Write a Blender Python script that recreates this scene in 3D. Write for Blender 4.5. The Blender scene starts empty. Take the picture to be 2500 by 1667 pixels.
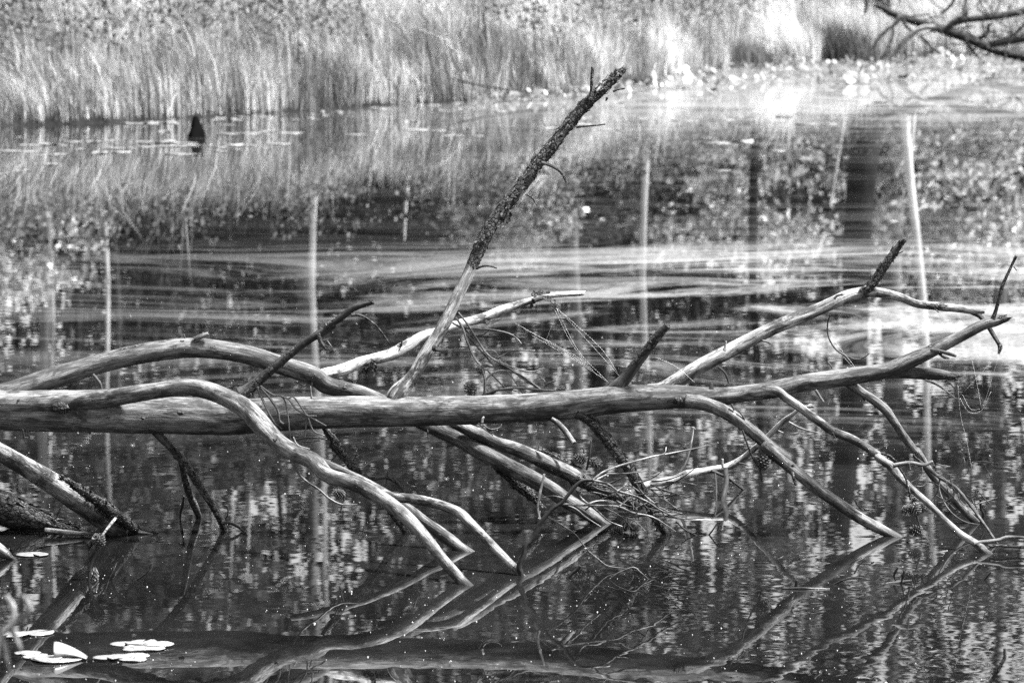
import bpy, math, random
import numpy as np
from mathutils import Vector, Matrix

random.seed(7)
RNG = np.random.default_rng(11)
S = bpy.context.scene
COL = S.collection

# ------------------------------------------------------------------ camera, sky, sun, exposure
F = 10900.0            # focal length in photograph pixels (2500 wide)
CAM_H = 2.14
PITCH = math.atan(985.5 / F)
cam = bpy.data.cameras.new("camera")
cam.sensor_width = 36.0
cam.lens = F / 2500.0 * 36.0
cam.clip_start = 0.1
cam.clip_end = 5000.0
cam.dof.use_dof = True
cam.dof.focus_distance = 16.0
cam.dof.aperture_fstop = 9.0
co = bpy.data.objects.new("camera", cam)
co.location = (0, 0, CAM_H)
co.rotation_euler = (math.pi / 2 - PITCH, 0, 0)
COL.objects.link(co)
S.camera = co

SUN_EL, SUN_AZ = math.radians(63), math.radians(92)      # azimuth clockwise from +Y
W = bpy.data.worlds.new("World")
S.world = W
W.use_nodes = True
wn = W.node_tree
bg = wn.nodes["Background"]
sky = wn.nodes.new("ShaderNodeTexSky")
sky.sky_type = 'NISHITA'
sky.sun_disc = False
sky.sun_elevation = SUN_EL
sky.sun_rotation = SUN_AZ
sky.dust_density = 2.5
bw = wn.nodes.new("ShaderNodeRGBToBW")
wn.links.new(sky.outputs[0], bw.inputs[0])
wn.links.new(bw.outputs[0], bg.inputs[0])
bg.inputs[1].default_value = 0.07

sl = bpy.data.lights.new("sun", 'SUN')
sl.energy = 3.4
sl.angle = math.radians(10)
so = bpy.data.objects.new("sun", sl)
sd = Vector((math.sin(SUN_AZ) * math.cos(SUN_EL), math.cos(SUN_AZ) * math.cos(SUN_EL), math.sin(SUN_EL)))
so.rotation_euler = sd.to_track_quat('Z', 'Y').to_euler()
so.location = sd * 60
COL.objects.link(so)

vs = S.view_settings
S.display_settings.display_device = 'sRGB'
vs.view_transform = 'Standard'
vs.look = 'None'
vs.gamma = 1.0
vs.use_curve_mapping = False
vs.exposure = 2.65
S.render.engine = 'CYCLES'
S.cycles.max_bounces = 6
S.cycles.use_denoising = False
S.cycles.caustics_reflective = False
S.cycles.caustics_refractive = False

# ------------------------------------------------------------------ helpers
K = 850.0 / 2221.0
OFF = {1: (0, 0), 2: (800, 0), 3: (1650, 0), 4: (0, 550), 5: (800, 550), 6: (1650, 550),
       7: (0, 1067), 8: (800, 1067), 9: (1650, 1067)}
cp, sp = math.cos(PITCH), math.sin(PITCH)


def ray(px, py):
    rx = (px - 1250.0) / F
    ry = (833.5 - py) / F
    return np.array([rx, cp + ry * sp, -sp + ry * cp])


def at(px, py, Y):
    d = ray(px, py)
    return np.array([0, 0, CAM_H]) + d * (Y / d[1])


def on_water(px, py, z=0.0):
    d = ray(px, py)
    return np.array([0, 0, CAM_H]) + d * ((z - CAM_H) / d[2])


def src(c, x, y):
    return OFF[c][0] + x * K, OFF[c][1] + y * K


# gradient noise in numpy
_perm = RNG.permutation(256)
_perm = np.concatenate([_perm, _perm, _perm])
_g = RNG.normal(size=(256, 3))
_g /= np.linalg.norm(_g, axis=1)[:, None]


def pn(p):
    p = np.asarray(p, float)
    i = np.floor(p).astype(int)
    f = p - i
    u = f * f * f * (f * (f * 6 - 15) + 10)
    i &= 255
    out = 0
    for dx in (0, 1):
        for dy in (0, 1):
            for dz in (0, 1):
                h = _perm[_perm[_perm[i[:, 0] + dx] + i[:, 1] + dy] + i[:, 2] + dz]
                g = _g[h]
                w = (u[:, 0] if dx else 1 - u[:, 0]) * (u[:, 1] if dy else 1 - u[:, 1]) * (u[:, 2] if dz else 1 - u[:, 2])
                out = out + w * (g[:, 0] * (f[:, 0] - dx) + g[:, 1] * (f[:, 1] - dy) + g[:, 2] * (f[:, 2] - dz))
    return out * 1.6


def mesh_from(name, V, faces, smooth=True):
    me = bpy.data.meshes.new(name)
    me.from_pydata([tuple(v) for v in V] if not isinstance(V, list) else V, [], faces)
    if smooth:
        me.polygons.foreach_set('use_smooth', np.ones(len(me.polygons), bool))
    me.update()
    return me


def fast_mesh(name, V, tri, smooth=False):
    """V (n,3) float, tri (m,k) int, uniform polygon size."""
    me = bpy.data.meshes.new(name)
    m, k = tri.shape
    me.vertices.add(len(V))
    me.vertices.foreach_set('co', np.ascontiguousarray(V, np.float32).ravel())
    me.loops.add(m * k)
    me.loops.foreach_set('vertex_index', np.ascontiguousarray(tri, np.int32).ravel())
    me.polygons.add(m)
    me.polygons.foreach_set('loop_start', np.arange(0, m * k, k, dtype=np.int32))
    me.polygons.foreach_set('loop_total', np.full(m, k, np.int32))
    if smooth:
        me.polygons.foreach_set('use_smooth', np.ones(m, bool))
    me.update(calc_edges=True)
    return me


def fattr(me, name, vals):
    a = me.attributes.new(name, 'FLOAT', 'POINT')
    a.data.foreach_set('value', np.ascontiguousarray(vals, np.float32))


def vattr(me, name, vals):
    a = me.attributes.new(name, 'FLOAT_VECTOR', 'POINT')
    a.data.foreach_set('vector', np.ascontiguousarray(vals, np.float32).ravel())


def link(name, me, mat=None, parent=None):
    o = bpy.data.objects.new(name, me)
    COL.objects.link(o)
    if mat is not None and me is not None and not me.materials:
        me.materials.append(mat)
    if parent is not None:
        o.parent = parent
    return o


def tag(o, label=None, cat=None, group=None, kind=None):
    if label: o['label'] = label
    if cat: o['category'] = cat
    if group: o['group'] = group
    if kind: o['kind'] = kind
    return o


def empty(name, loc, label, cat, group=None):
    o = bpy.data.objects.new(name, None)
    o.empty_display_size = 0.1
    o.location = tuple(loc)
    COL.objects.link(o)
    return tag(o, label, cat, group)


def root_loc(o):
    while o is not None and o.parent is not None:
        o = o.parent
    return np.array(o.location) if o is not None else np.zeros(3)


# ------------------------------------------------------------------ materials
class NT:
    def __init__(self, name):
        self.m = bpy.data.materials.new(name)
        self.m.use_nodes = True
        self.t = self.m.node_tree
        self.b = self.t.nodes['Principled BSDF']
        self.out = self.t.nodes['Material Output']

    def n(self, typ, **kw):
        nd = self.t.nodes.new(typ)
        for k, v in kw.items():
            setattr(nd, k, v)
        return nd

    def l(self, a, b):
        self.t.links.new(a, b)

    def val(self, x, sock):
        if isinstance(x, (int, float)):
            sock.default_value = x
        else:
            self.l(x, sock)

    def math(self, op, a, b=0.0, c=None, clamp=False):
        nd = self.n('ShaderNodeMath', operation=op, use_clamp=clamp)
        self.val(a, nd.inputs[0])
        self.val(b, nd.inputs[1])
        if c is not None:
            self.val(c, nd.inputs[2])
        return nd.outputs[0]

    def mapr(self, x, a, b, c=0.0, d=1.0, smooth=True):
        nd = self.n('ShaderNodeMapRange', clamp=True)
        if smooth:
            nd.interpolation_type = 'SMOOTHSTEP'
        self.val(x, nd.inputs['Value'])
        nd.inputs['From Min'].default_value = a
        nd.inputs['From Max'].default_value = b
        nd.inputs['To Min'].default_value = c
        nd.inputs['To Max'].default_value = d
        return nd.outputs['Result']

    def mix(self, f, a, b):
        nd = self.n('ShaderNodeMix', data_type='FLOAT')
        self.val(f, nd.inputs[0])
        self.val(a, nd.inputs[2])
        self.val(b, nd.inputs[3])
        return nd.outputs[0]

    def vscale(self, v, s):
        nd = self.n('ShaderNodeVectorMath', operation='MULTIPLY')
        self.l(v, nd.inputs[0])
        nd.inputs[1].default_value = s
        return nd.outputs[0]

    def noise(self, v, scale, detail=4, rough=0.55, dist=0.0):
        nd = self.n('ShaderNodeTexNoise')
        self.l(v, nd.inputs['Vector'])
        nd.inputs['Scale'].default_value = scale
        nd.inputs['Detail'].default_value = detail
        nd.inputs['Roughness'].default_value = rough
        nd.inputs['Distortion'].default_value = dist
        return nd.outputs[0]

    def attr(self, name, typ='GEOMETRY'):
        return self.n('ShaderNodeAttribute', attribute_name=name, attribute_type=typ)

    def grey(self, v):
        self.l(v, self.b.inputs['Base Color'])


def simple(name, g, rough=0.8, spec=0.2):
    t = NT(name)
    t.b.inputs['Base Color'].default_value = (g, g, g, 1)
    t.b.inputs['Roughness'].default_value = rough
    t.b.inputs['Specular IOR Level'].default_value = spec
    return t


def wood_material():
    t = NT('weathered_wood')
    gc = t.attr('gc').outputs['Vector']
    tone = t.attr('tone').outputs['Fac']
    bark = t.attr('bark').outputs['Fac']
    rnd = t.n('ShaderNodeObjectInfo').outputs['Random']
    off = t.n('ShaderNodeVectorMath', operation='ADD')
    t.l(gc, off.inputs[0])
    cx = t.n('ShaderNodeCombineXYZ')
    for i in range(3):
        t.l(t.math('MULTIPLY', rnd, 7.3 + i * 3.1), cx.inputs[i])
    t.l(cx.outputs[0], off.inputs[1])
    p = off.outputs[0]
    ps = t.vscale(p, (1, 1, 0.09))
    grain = t.noise(ps, 170, 5, 0.65)
    streak = t.noise(t.vscale(p, (1, 1, 0.22)), 42, 5, 0.62, 0.4)
    blot = t.noise(t.vscale(p, (1, 1, 0.4)), 15, 6, 0.66, 0.6)
    spk = t.noise(p, 420, 3, 0.6)
    fleck = t.noise(t.vscale(p, (1, 1, 0.3)), 120, 3, 0.6)
    crackn = t.noise(t.vscale(p, (1, 1, 0.05)), 60, 3, 0.6, 0.3)
    crack = t.mapr(t.math('ABSOLUTE', t.math('SUBTRACT', crackn, 0.5)), 0.0, 0.016, 1.0, 0.0)
    crack = t.math('MULTIPLY', crack, t.mapr(streak, 0.46, 0.62))
    # bare wood albedo
    v = t.math('MULTIPLY', tone, t.mapr(grain, 0.3, 0.7, 0.45, 1.4, False))
    v = t.math('MULTIPLY', v, t.mapr(streak, 0.35, 0.62, 0.4, 1.25))
    darkp = t.mapr(t.math('ADD', t.math('MULTIPLY', blot, 0.72), t.math('MULTIPLY', fleck, 0.28)), 0.495, 0.575)
    v = t.mix(t.math('MULTIPLY', darkp, 0.86), v, 0.035)
    v = t.math('MULTIPLY', v, t.mapr(blot, 0.38, 0.6, 1.25, 0.62))
    v = t.math('MULTIPLY', v, t.mapr(spk, 0.3, 0.68, 0.6, 1.3, False))
    v = t.mix(t.math('MULTIPLY', crack, 0.85), v, 0.015)
    # bark
    vo = t.n('ShaderNodeTexVoronoi', feature='DISTANCE_TO_EDGE')
    t.l(t.vscale(p, (1, 1, 0.6)), vo.inputs['Vector'])
    vo.inputs['Scale'].default_value = 85
    vc = t.n('ShaderNodeTexVoronoi')
    t.l(t.vscale(p, (1, 1, 0.6)), vc.inputs['Vector'])
    vc.inputs['Scale'].default_value = 85
    sep = t.n('ShaderNodeSeparateColor')
    t.l(vc.outputs['Color'], sep.inputs[0])
    plate = t.mapr(sep.outputs[0], 0.0, 1.0, 0.025, 0.13, False)
    plate = t.math('MULTIPLY', plate, t.mapr(spk, 0.3, 0.7, 0.45, 1.6, False))
    lich = t.mapr(blot, 0.55, 0.66, 0.0, 0.16)
    plate = t.math('ADD', plate, t.math('MULTIPLY', lich, t.mapr(fleck, 0.45, 0.6)))
    plate = t.math('MULTIPLY', plate, t.mapr(vo.outputs['Distance'], 0.0, 0.1, 0.12, 1.0))
    bm = t.mapr(t.math('ADD', bark, t.math('MULTIPLY', t.math('SUBTRACT', blot, 0.5), 3.0)), 0.42, 0.56)
    v = t.mix(bm, v, plate)
    pz = t.n('ShaderNodeSeparateXYZ')
    t.l(t.n('ShaderNodeNewGeometry').outputs['Position'], pz.inputs[0])
    wet = t.mapr(t.math('ADD', pz.outputs[2], t.math('MULTIPLY', t.math('SUBTRACT', streak, 0.5), 0.05)), 0.006, 0.035, 1.0, 0.0)
    v = t.math('MULTIPLY', v, t.mapr(wet, 0, 1, 1.0, 0.4, False))
    t.grey(v)
    t.b.inputs['Roughness'].default_value = 0.72
    t.b.inputs['Specular IOR Level'].default_value = 0.22
    h = t.math('ADD', t.math('MULTIPLY', grain, 0.5), t.math('MULTIPLY', streak, 0.5))
    h = t.math('SUBTRACT', h, t.math('MULTIPLY', crack, 0.5))
    hb = t.math('MULTIPLY', t.mapr(vo.outputs['Distance'], 0.0, 0.2), t.math('ADD', sep.outputs[1], 0.5))
    hb = t.math('ADD', hb, spk)
    hh = t.mix(bm, h, t.math('MULTIPLY', hb, 2.2))
    bp = t.n('ShaderNodeBump')
    bp.inputs['Strength'].default_value = 1.0
    bp.inputs['Distance'].default_value = 0.006
    t.l(hh, bp.inputs['Height'])
    t.l(bp.outputs[0], t.b.inputs['Normal'])
    return t.m


def water_material():
    t = NT('pond_water')
    geo = t.n('ShaderNodeNewGeometry').outputs['Position']
    sepp = t.n('ShaderNodeSeparateXYZ')
    t.l(geo, sepp.inputs[0])
    X, Y = sepp.outputs[0], sepp.outputs[1]
    # surface slopes (tiny wavelets), stronger in the breezy near right corner and towards the far bank
    breeze = t.math('MULTIPLY', t.mapr(X, -0.4, 1.6), t.mapr(Y, 16.5, 14.2))
    breeze = t.math('MULTIPLY', breeze, t.mapr(t.noise(geo, 0.9, 2, 0.5), 0.3, 0.6, 0.4, 1.0))
    amp = t.math('ADD', 0.00075, t.math('MULTIPLY', breeze, 0.003))
    far = t.mapr(Y, 18, 40, 1.0, 0.35)
    amp = t.math('MULTIPLY', amp, far)

    def slopes(scale, sx):
        nd = t.n('ShaderNodeTexNoise')
        t.l(t.vscale(geo, (sx, 1.0, 1.0)), nd.inputs['Vector'])
        nd.inputs['Scale'].default_value = scale
        nd.inputs['Detail'].default_value = 2.0
        nd.inputs['Roughness'].default_value = 0.5
        s = t.n('ShaderNodeVectorMath', operation='SUBTRACT')
        t.l(nd.outputs['Color'], s.inputs[0])
        s.inputs[1].default_value = (0.5, 0.5, 0.5)
        return s.outputs[0]
    a = slopes(14, 0.8)
    b = slopes(3.2, 0.8)
    add = t.n('ShaderNodeVectorMath', operation='ADD')
    t.l(a, add.inputs[0])
    t.l(t.vscale(b, (0.15, 0.15, 0.15)), add.inputs[1])
    sc = t.n('ShaderNodeVectorMath', operation='SCALE')
    t.l(add.outputs[0], sc.inputs[0])
    t.l(t.math('MULTIPLY', amp, 5.0), sc.inputs['Scale'])
    sx = t.n('ShaderNodeSeparateXYZ')
    t.l(sc.outputs[0], sx.inputs[0])
    cxyz = t.n('ShaderNodeCombineXYZ')
    t.l(sx.outputs[0], cxyz.inputs[0])
    t.l(sx.outputs[1], cxyz.inputs[1])
    cxyz.inputs[2].default_value = 1.0
    nz = t.n('ShaderNodeVectorMath', operation='NORMALIZE')
    t.l(cxyz.outputs[0], nz.inputs[0])
    # pollen film drifting on the surface, plus a painted bright reflection at far right
    warp = t.n('ShaderNodeTexNoise')
    t.l(geo, warp.inputs['Vector'])
    warp.inputs['Scale'].default_value = 0.22
    warp.inputs['Detail'].default_value = 2
    wv = t.n('ShaderNodeVectorMath', operation='MULTIPLY_ADD')
    t.l(warp.outputs['Color'], wv.inputs[0])
    wv.inputs[1].default_value = (7, 7, 0)
    t.l(geo, wv.inputs[2])
    bands = t.noise(t.vscale(wv.outputs[0], (0.13, 0.42, 1)), 1.0, 6, 0.6)
    fine = t.noise(t.vscale(wv.outputs[0], (0.9, 1.5, 1)), 1.0, 6, 0.68)
    fz = t.math('MULTIPLY', t.mapr(Y, 18.0, 24.5, 0.02, 1.0), t.mapr(Y, 32.5, 29.5, 0.1, 1.0))
    side = t.mapr(X, -2.5, 2.4, 0.2, 1.0)
    painted_sheen = t.math('MULTIPLY', t.math('MULTIPLY', t.mapr(Y, 45.0, 60.0), t.mapr(X, -3.0, 3.0, 0.1, 1.0)), t.mapr(fine, 0.38, 0.62, 0.25, 1.0))  # bank's bright reflection and film at far right, painted as pale diffuse colour
    thread = t.noise(t.vscale(wv.outputs[0], (0.35, 1.9, 1)), 1.0, 6, 0.68, 0.9)
    film = t.mapr(t.math('ADD', t.math('MULTIPLY', bands, 0.5), t.math('ADD', t.math('MULTIPLY', fine, 0.38), t.math('MULTIPLY', thread, 0.12))), 0.47, 0.6)
    grainy = t.noise(geo, 30.0, 3, 0.7)
    film = t.math('MULTIPLY', film, t.mapr(grainy, 0.3, 0.65, 0.55, 1.15))
    film = t.math('MULTIPLY', film, t.math('MULTIPLY', fz, side))
    near = t.math('MULTIPLY', t.mapr(fine, 0.3, 0.75), 0.011)
    film = t.math('ADD', t.math('ADD', t.math('MULTIPLY', film, 0.6), t.math('MULTIPLY', painted_sheen, 0.33)), near)
    t.b.inputs['Base Color'].default_value = (0.002, 0.002, 0.002, 1)
    t.b.inputs['Roughness'].default_value = 0.0
    t.b.inputs['IOR'].default_value = 1.333
    t.l(nz.outputs[0], t.b.inputs['Normal'])
    df = t.n('ShaderNodeBsdfDiffuse')
    df.inputs['Color'].default_value = (0.25, 0.25, 0.25, 1)
    mx = t.n('ShaderNodeMixShader')
    t.l(film, mx.inputs[0])
    t.l(t.b.outputs[0], mx.inputs[1])
    t.l(df.outputs[0], mx.inputs[2])
    t.l(mx.outputs[0], t.out.inputs['Surface'])
    return t.m


def leaf_material(name, g, trans=0.35, spec=0.3, rough=0.5, var=0.5, attr=None):
    t = NT(name)
    if attr:
        v = t.attr(attr).outputs['Fac']
    else:
        geo = t.n('ShaderNodeNewGeometry')
        rnd = geo.outputs['Random Per Island']
        v = t.math('MULTIPLY', g, t.mapr(rnd, 0, 1, 1 - var, 1 + var, False))
    t.grey(v)
    t.b.inputs['Roughness'].default_value = rough
    t.b.inputs['Specular IOR Level'].default_value = spec
    tr = t.n('ShaderNodeBsdfTranslucent')
    t.l(v, tr.inputs['Color'])
    mx = t.n('ShaderNodeMixShader')
    mx.inputs[0].default_value = trans
    t.l(t.b.outputs[0], mx.inputs[1])
    t.l(tr.outputs[0], mx.inputs[2])
    t.l(mx.outputs[0], t.out.inputs['Surface'])
    return t.m


def pad_material(name, g):
    t = NT(name)
    tc = t.n('ShaderNodeTexCoord').outputs['Object']
    sp_ = t.n('ShaderNodeSeparateXYZ')
    t.l(tc, sp_.inputs[0])
    an = t.math('ARCTAN2', sp_.outputs[1], sp_.outputs[0])
    vein = t.mapr(t.math('ABSOLUTE', t.math('SINE', t.math('MULTIPLY', an, 9.0))), 0.0, 0.22, 0.7, 1.0)
    n1 = t.noise(tc, 3.0, 5, 0.65)
    n2 = t.noise(tc, 14.0, 4, 0.6)
    v = t.math('MULTIPLY', t.mapr(n1, 0.35, 0.65, 0.6 * g, 1.15 * g), vein)
    v = t.math('MULTIPLY', v, t.mapr(n2, 0.3, 0.42, 0.3, 1.0))
    v = t.math('MULTIPLY', v, t.mapr(t.n('ShaderNodeObjectInfo').outputs['Random'], 0, 1, 0.7, 1.1, False))
    t.grey(v)
    t.b.inputs['Roughness'].default_value = 0.35
    t.b.inputs['Specular IOR Level'].default_value = 0.5
    tr = t.n('ShaderNodeBsdfTranslucent')
    t.l(v, tr.inputs['Color'])
    mx = t.n('ShaderNodeMixShader')
    mx.inputs[0].default_value = 0.15
    t.l(t.b.outputs[0], mx.inputs[1])
    t.l(tr.outputs[0], mx.inputs[2])
    t.l(mx.outputs[0], t.out.inputs['Surface'])
    return t.m


def bark_far(name, lo, hi, sc=6.0, zs=0.15):
    t = NT(name)
    geo = t.n('ShaderNodeNewGeometry').outputs['Position']
    n1 = t.noise(t.vscale(geo, (1, 1, zs)), sc, 5, 0.65)
    n2 = t.noise(geo, 1.3, 3, 0.6)
    v = t.mapr(t.math('ADD', t.math('MULTIPLY', n1, 0.6), t.math('MULTIPLY', n2, 0.4)), 0.35, 0.65, lo, hi)
    t.grey(v)
    t.b.inputs['Roughness'].default_value = 0.85
    t.b.inputs['Specular IOR Level'].default_value = 0.1
    return t.m


def birch_material():
    t = NT('birch_bark')
    geo = t.n('ShaderNodeNewGeometry').outputs['Position']
    n1 = t.noise(t.vscale(geo, (1, 1, 5)), 5, 3, 0.6)
    n2 = t.noise(geo, 1.1, 3, 0.6)
    v = t.mapr(n1, 0.62, 0.7, 0.85, 0.2)
    v = t.math('MULTIPLY', v, t.mapr(n2, 0.3, 0.6, 0.75, 1.05))
    t.grey(v)
    t.b.inputs['Roughness'].default_value = 0.7
    return t.m


def ground_material():
    t = NT('marsh_ground')
    geo = t.n('ShaderNodeNewGeometry').outputs['Position']
    n1 = t.noise(geo, 3.0, 6, 0.65)
    n2 = t.noise(geo, 25.0, 4, 0.6)
    t.grey(t.mapr(t.math('ADD', t.math('MULTIPLY', n1, 0.6), t.math('MULTIPLY', n2, 0.4)), 0.35, 0.65, 0.006, 0.02))
    t.b.inputs['Roughness'].default_value = 0.95
    t.b.inputs['Specular IOR Level'].default_value = 0.0
    return t.m


def cone_material():
    t = NT('pine_cone_scales')
    geo = t.n('ShaderNodeNewGeometry')
    v = t.mapr(geo.outputs['Random Per Island'], 0, 1, 0.03, 0.12, False)
    t.grey(v)
    t.b.inputs['Roughness'].default_value = 0.7
    t.b.inputs['Specular IOR Level'].default_value = 0.2
    return t.m


M_WOOD = wood_material()
M_WATER = water_material()
M_GROUND = ground_material()
M_GRASS = leaf_material('sedge', 0.3, 0.35, 0.15, 0.6, attr='tone')
M_PAD = pad_material('lily_leaf', 0.3)
M_PADB = pad_material('raised_lily_leaf', 0.29)
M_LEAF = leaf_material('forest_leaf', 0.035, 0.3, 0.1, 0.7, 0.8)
M_LEAFL = leaf_material('sun_painted_shrub_leaf', 0.4, 0.35, 0.5, 0.35, 0.7)  # paler copy of the shrub leaf, sunlight put into its colour
M_LEAFD = leaf_material('dark_conifer_needles', 0.14, 0.2, 0.2, 0.5, 0.6)
M_TD = bark_far('dark_tree_bark', 0.008, 0.025)
M_TG = bark_far('grey_tree_bark', 0.12, 0.26)
M_TL = bark_far('pale_tree_bark', 0.5, 0.85, 3.0, 0.5)
M_BIRCH = birch_material()
M_CONE = cone_material()
M_SPECK = simple('pollen_speck', 0.4, 0.6).m
M_SILK = simple('spider_silk', 0.8, 0.4, 0.5).m
M_SPIDER = simple('spider_body', 0.35, 0.5, 0.4).m

# ------------------------------------------------------------------ setting: ground, water
SHORE_PX = [(-900, 322), (-300, 312), (0, 307), (150, 304), (290, 298), (400, 292), (500, 286), (620, 279),
            (765, 271), (953, 256), (1144, 248), (1297, 238), (1431, 226), (1527, 205), (1650, 186), (1841, 158), (1956, 157),
            (2186, 140), (2500, 137), (3000, 128), (3600, 122)]
_sw = np.array([on_water(*p)[:2] for p in SHORE_PX])


def shore(x):
    return np.interp(x, _sw[:, 0], _sw[:, 1])


def bank_z(x, y):
    t = y - shore(x)
    z = np.interp(t, [-6, -1.0, 0, 0.1, 0.25, 1.0, 4, 15, 40, 120, 1500], [-0.9, -0.3, -0.03, 0.09, 0.14, 0.3, 0.55, 0.95, 1.3, 2.2, 6.0])
    return z


def grid_sheet(name, xs, ts, fn, mat):
    V, Fc = [], []
    for t_ in ts:
        for x in xs:
            V.append(fn(x, t_))
    nx = len(xs)
    for j in range(len(ts) - 1):
        for i in range(nx - 1):
            a = j * nx + i
            Fc.append((a, a + 1, a + nx + 1, a + nx))
    return link(name, mesh_from(name, V, Fc), mat)


xs = np.concatenate([[-1500, -600, -200, -80, -40], np.linspace(-22, 22, 300), [40, 80, 200, 600, 1500]])
ts = [-8, -3, -1, -0.3, 0, 0.12, 0.25, 0.5, 1, 2, 3, 4.5, 6, 8, 10, 13, 16, 20, 25, 30, 36, 44, 55, 70, 100, 160, 300, 600, 1500, 3500]


def bank_pt(x, t_):
    y = shore(x) + t_
    z = float(bank_z(x, y))
    if 0 <= t_ <= 60:
        z += 0.05 * float(pn([[x * 1.3, y * 1.3, 0.3]])[0]) + 0.12 * float(pn([[x * 0.2, y * 0.2, 4.3]])[0]) * min(1, t_ / 5)
    return (x, y, z)


tag(grid_sheet('far_bank', xs, ts, bank_pt, M_GROUND), 'dark marshy ground rising behind the pond', kind='structure')


def near_pt(x, t_):
    y = 9.2 - t_
    return (x, y, float(np.interp(t_, [-3, 0, 0.5, 2, 9, 200], [-0.8, -0.02, 0.15, 0.35, 0.6, 1.5])) + 0.04 * math.sin(x * 3.1 + t_ * 2))


tag(grid_sheet('near_bank', np.concatenate([[-1500, -200, -40], np.linspace(-15, 15, 61), [40, 200, 1500]]),
               [-3, -1, -0.3, 0, 0.25, 0.5, 1, 2, 4, 9, 30, 200, 1500], near_pt, M_GROUND), 'near pond bank below the viewpoint', kind='structure')
wv = [(-1500, -20, 0), (1500, -20, 0), (1500, 400, 0), (-1500, 400, 0)]
tag(link('water', mesh_from('water', wv, [(0, 1, 2, 3)], False), M_WATER), 'dark still pond water with drifting pollen film', kind='structure')


# ------------------------------------------------------------------ grass
def blades(n, xy, h, lean, width, tone, seg=2, dirn=None):
    """n blades; returns V, tris, tone"""
    a = RNG.uniform(0, 2 * np.pi, n)
    side = np.stack([np.cos(a), np.sin(a), np.zeros(n)], 1)
    la = RNG.normal(0.0, 1.1, n) if dirn is None else dirn
    ld = np.stack([np.cos(la), np.sin(la) * 0.8, np.zeros(n)], 1)
    base = np.stack([xy[:, 0], xy[:, 1], bank_z(xy[:, 0], xy[:, 1]) - 0.03], 1)
    up = np.array([0, 0, 1.0])
    p1 = base + up * (h * 0.55)[:, None] + ld * (lean * h * 0.22)[:, None]
    p2 = base + up * (h * (1 - 0.25 * np.minimum(1, np.abs(lean))))[:, None] + ld * (lean * h * 0.75)[:, None]
    w = width[:, None] * side
    V = np.stack([base - w * 0.5, base + w * 0.5, p1 - w * 0.45, p1 + w * 0.45, p2], 1).reshape(-1, 3)
    i = (np.arange(n) * 5)[:, None]
    T = np.concatenate([i + np.array([[0, 1, 3]]), i + np.array([[0, 3, 2]]), i + np.array([[2, 3, 4]])], 0)
    return V, T, np.repeat(tone, 5)


def patch(x, y, s, o):
    return pn(np.stack([x * s, y * s, np.full(len(x), o)], 1))


def meadow():
    parts = []
    # front fringe along the water
    def clumps(nc, t0, t1, per, hmean, tone, spread, hvar=0.22, powr=1.0, x0=-15, x1=15, thr=None):
        cx_ = RNG.uniform(x0, x1, nc)
        ct = t0 + (t1 - t0) * RNG.uniform(0, 1, nc) ** powr
        cy_ = shore(cx_) + ct
        if thr is not None:
            k = patch(cx_, cy_, 0.35, thr[0]) > thr[1]
            cx_, cy_ = cx_[k], cy_[k]
            nc = len(cx_)
        ch = hmean * np.exp(RNG.normal(0, hvar, nc)) * (1 + 0.35 * patch(cx_, cy_, 0.5, 2.2))
        cl = RNG.normal(0.32, 0.22, nc)
        cd = RNG.normal(np.pi, 0.9, nc)
        ctn = tone * np.exp(RNG.normal(0, 0.55, nc)) * np.exp(0.9 * patch(cx_, cy_, 0.55, 7.7)) * (1 + 0.5 * np.clip((cx_ - 1) / 7, -0.5, 1))
        idx = np.repeat(np.arange(nc), per)
        n = len(idx)
        xy = np.stack([cx_[idx], cy_[idx]], 1) + RNG.normal(0, spread, (n, 2))
        xy[:, 1] = np.maximum(xy[:, 1], shore(xy[:, 0]) + 0.02 + 0.08 * RNG.uniform(0, 1, n))
        h = np.clip(ch[idx] * RNG.uniform(0.55, 1.12, n), 0.12, 1.9)
        parts.append(blades(n, xy, h, cl[idx] + RNG.normal(0, 0.25, n), RNG.uniform(0.005, 0.013, n),
                            np.clip(ctn[idx] * np.exp(RNG.normal(-0.1, 0.6, n)), 0.015, 0.85), dirn=cd[idx] + RNG.normal(0, 0.5, n)))
    clumps(2600, 0.02, 0.9, 28, 0.46, 0.34, 0.085)
    clumps(700, 0.1, 1.6, 26, 0.75, 0.27, 0.10)
    clumps(2600, 0.6, 5.0, 34, 0.5, 0.26, 0.10)
    clumps(500, 1.0, 7.0, 18, 0.9, 0.3, 0.10)
    clumps(3600, 4.0, 14.0, 30, 0.5, 0.36, 0.13)
    clumps(2400, 12.0, 36.0, 24, 0.6, 0.5, 0.2)
    V = np.concatenate([p[0] for p in parts])
    o, Ts = 0, []
    for p in parts:
        Ts.append(p[1] + o)
        o += len(p[0])
    me = fast_mesh('grass', V, np.concatenate(Ts))
    fattr(me, 'tone', np.concatenate([p[2] for p in parts]))
    tag(link('grass', me, M_GRASS), 'tall pale sedge and grass covering the far bank', 'grass', kind='stuff')


meadow()


def leaf_quads(C, size, up=0.0, flat=1.0):
    """diamond leaves at centres C"""
    n = len(C)
    a = RNG.normal(size=(n, 3)); a /= np.linalg.norm(a, axis=1)[:, None]
    b = RNG.normal(size=(n, 3)); b[:, 2] += up
    b -= a * (a * b).sum(1)[:, None]
    b /= np.linalg.norm(b, axis=1)[:, None]
    s = size * RNG.uniform(0.6, 1.4, n)[:, None]
    V = np.stack([C - a * s, C + b * s * 0.55, C + a * s, C - b * s * 0.55], 1).reshape(-1, 3)
    Q = (np.arange(n) * 4)[:, None] + np.array([[0, 1, 2, 3]])
    return V, Q


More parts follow.
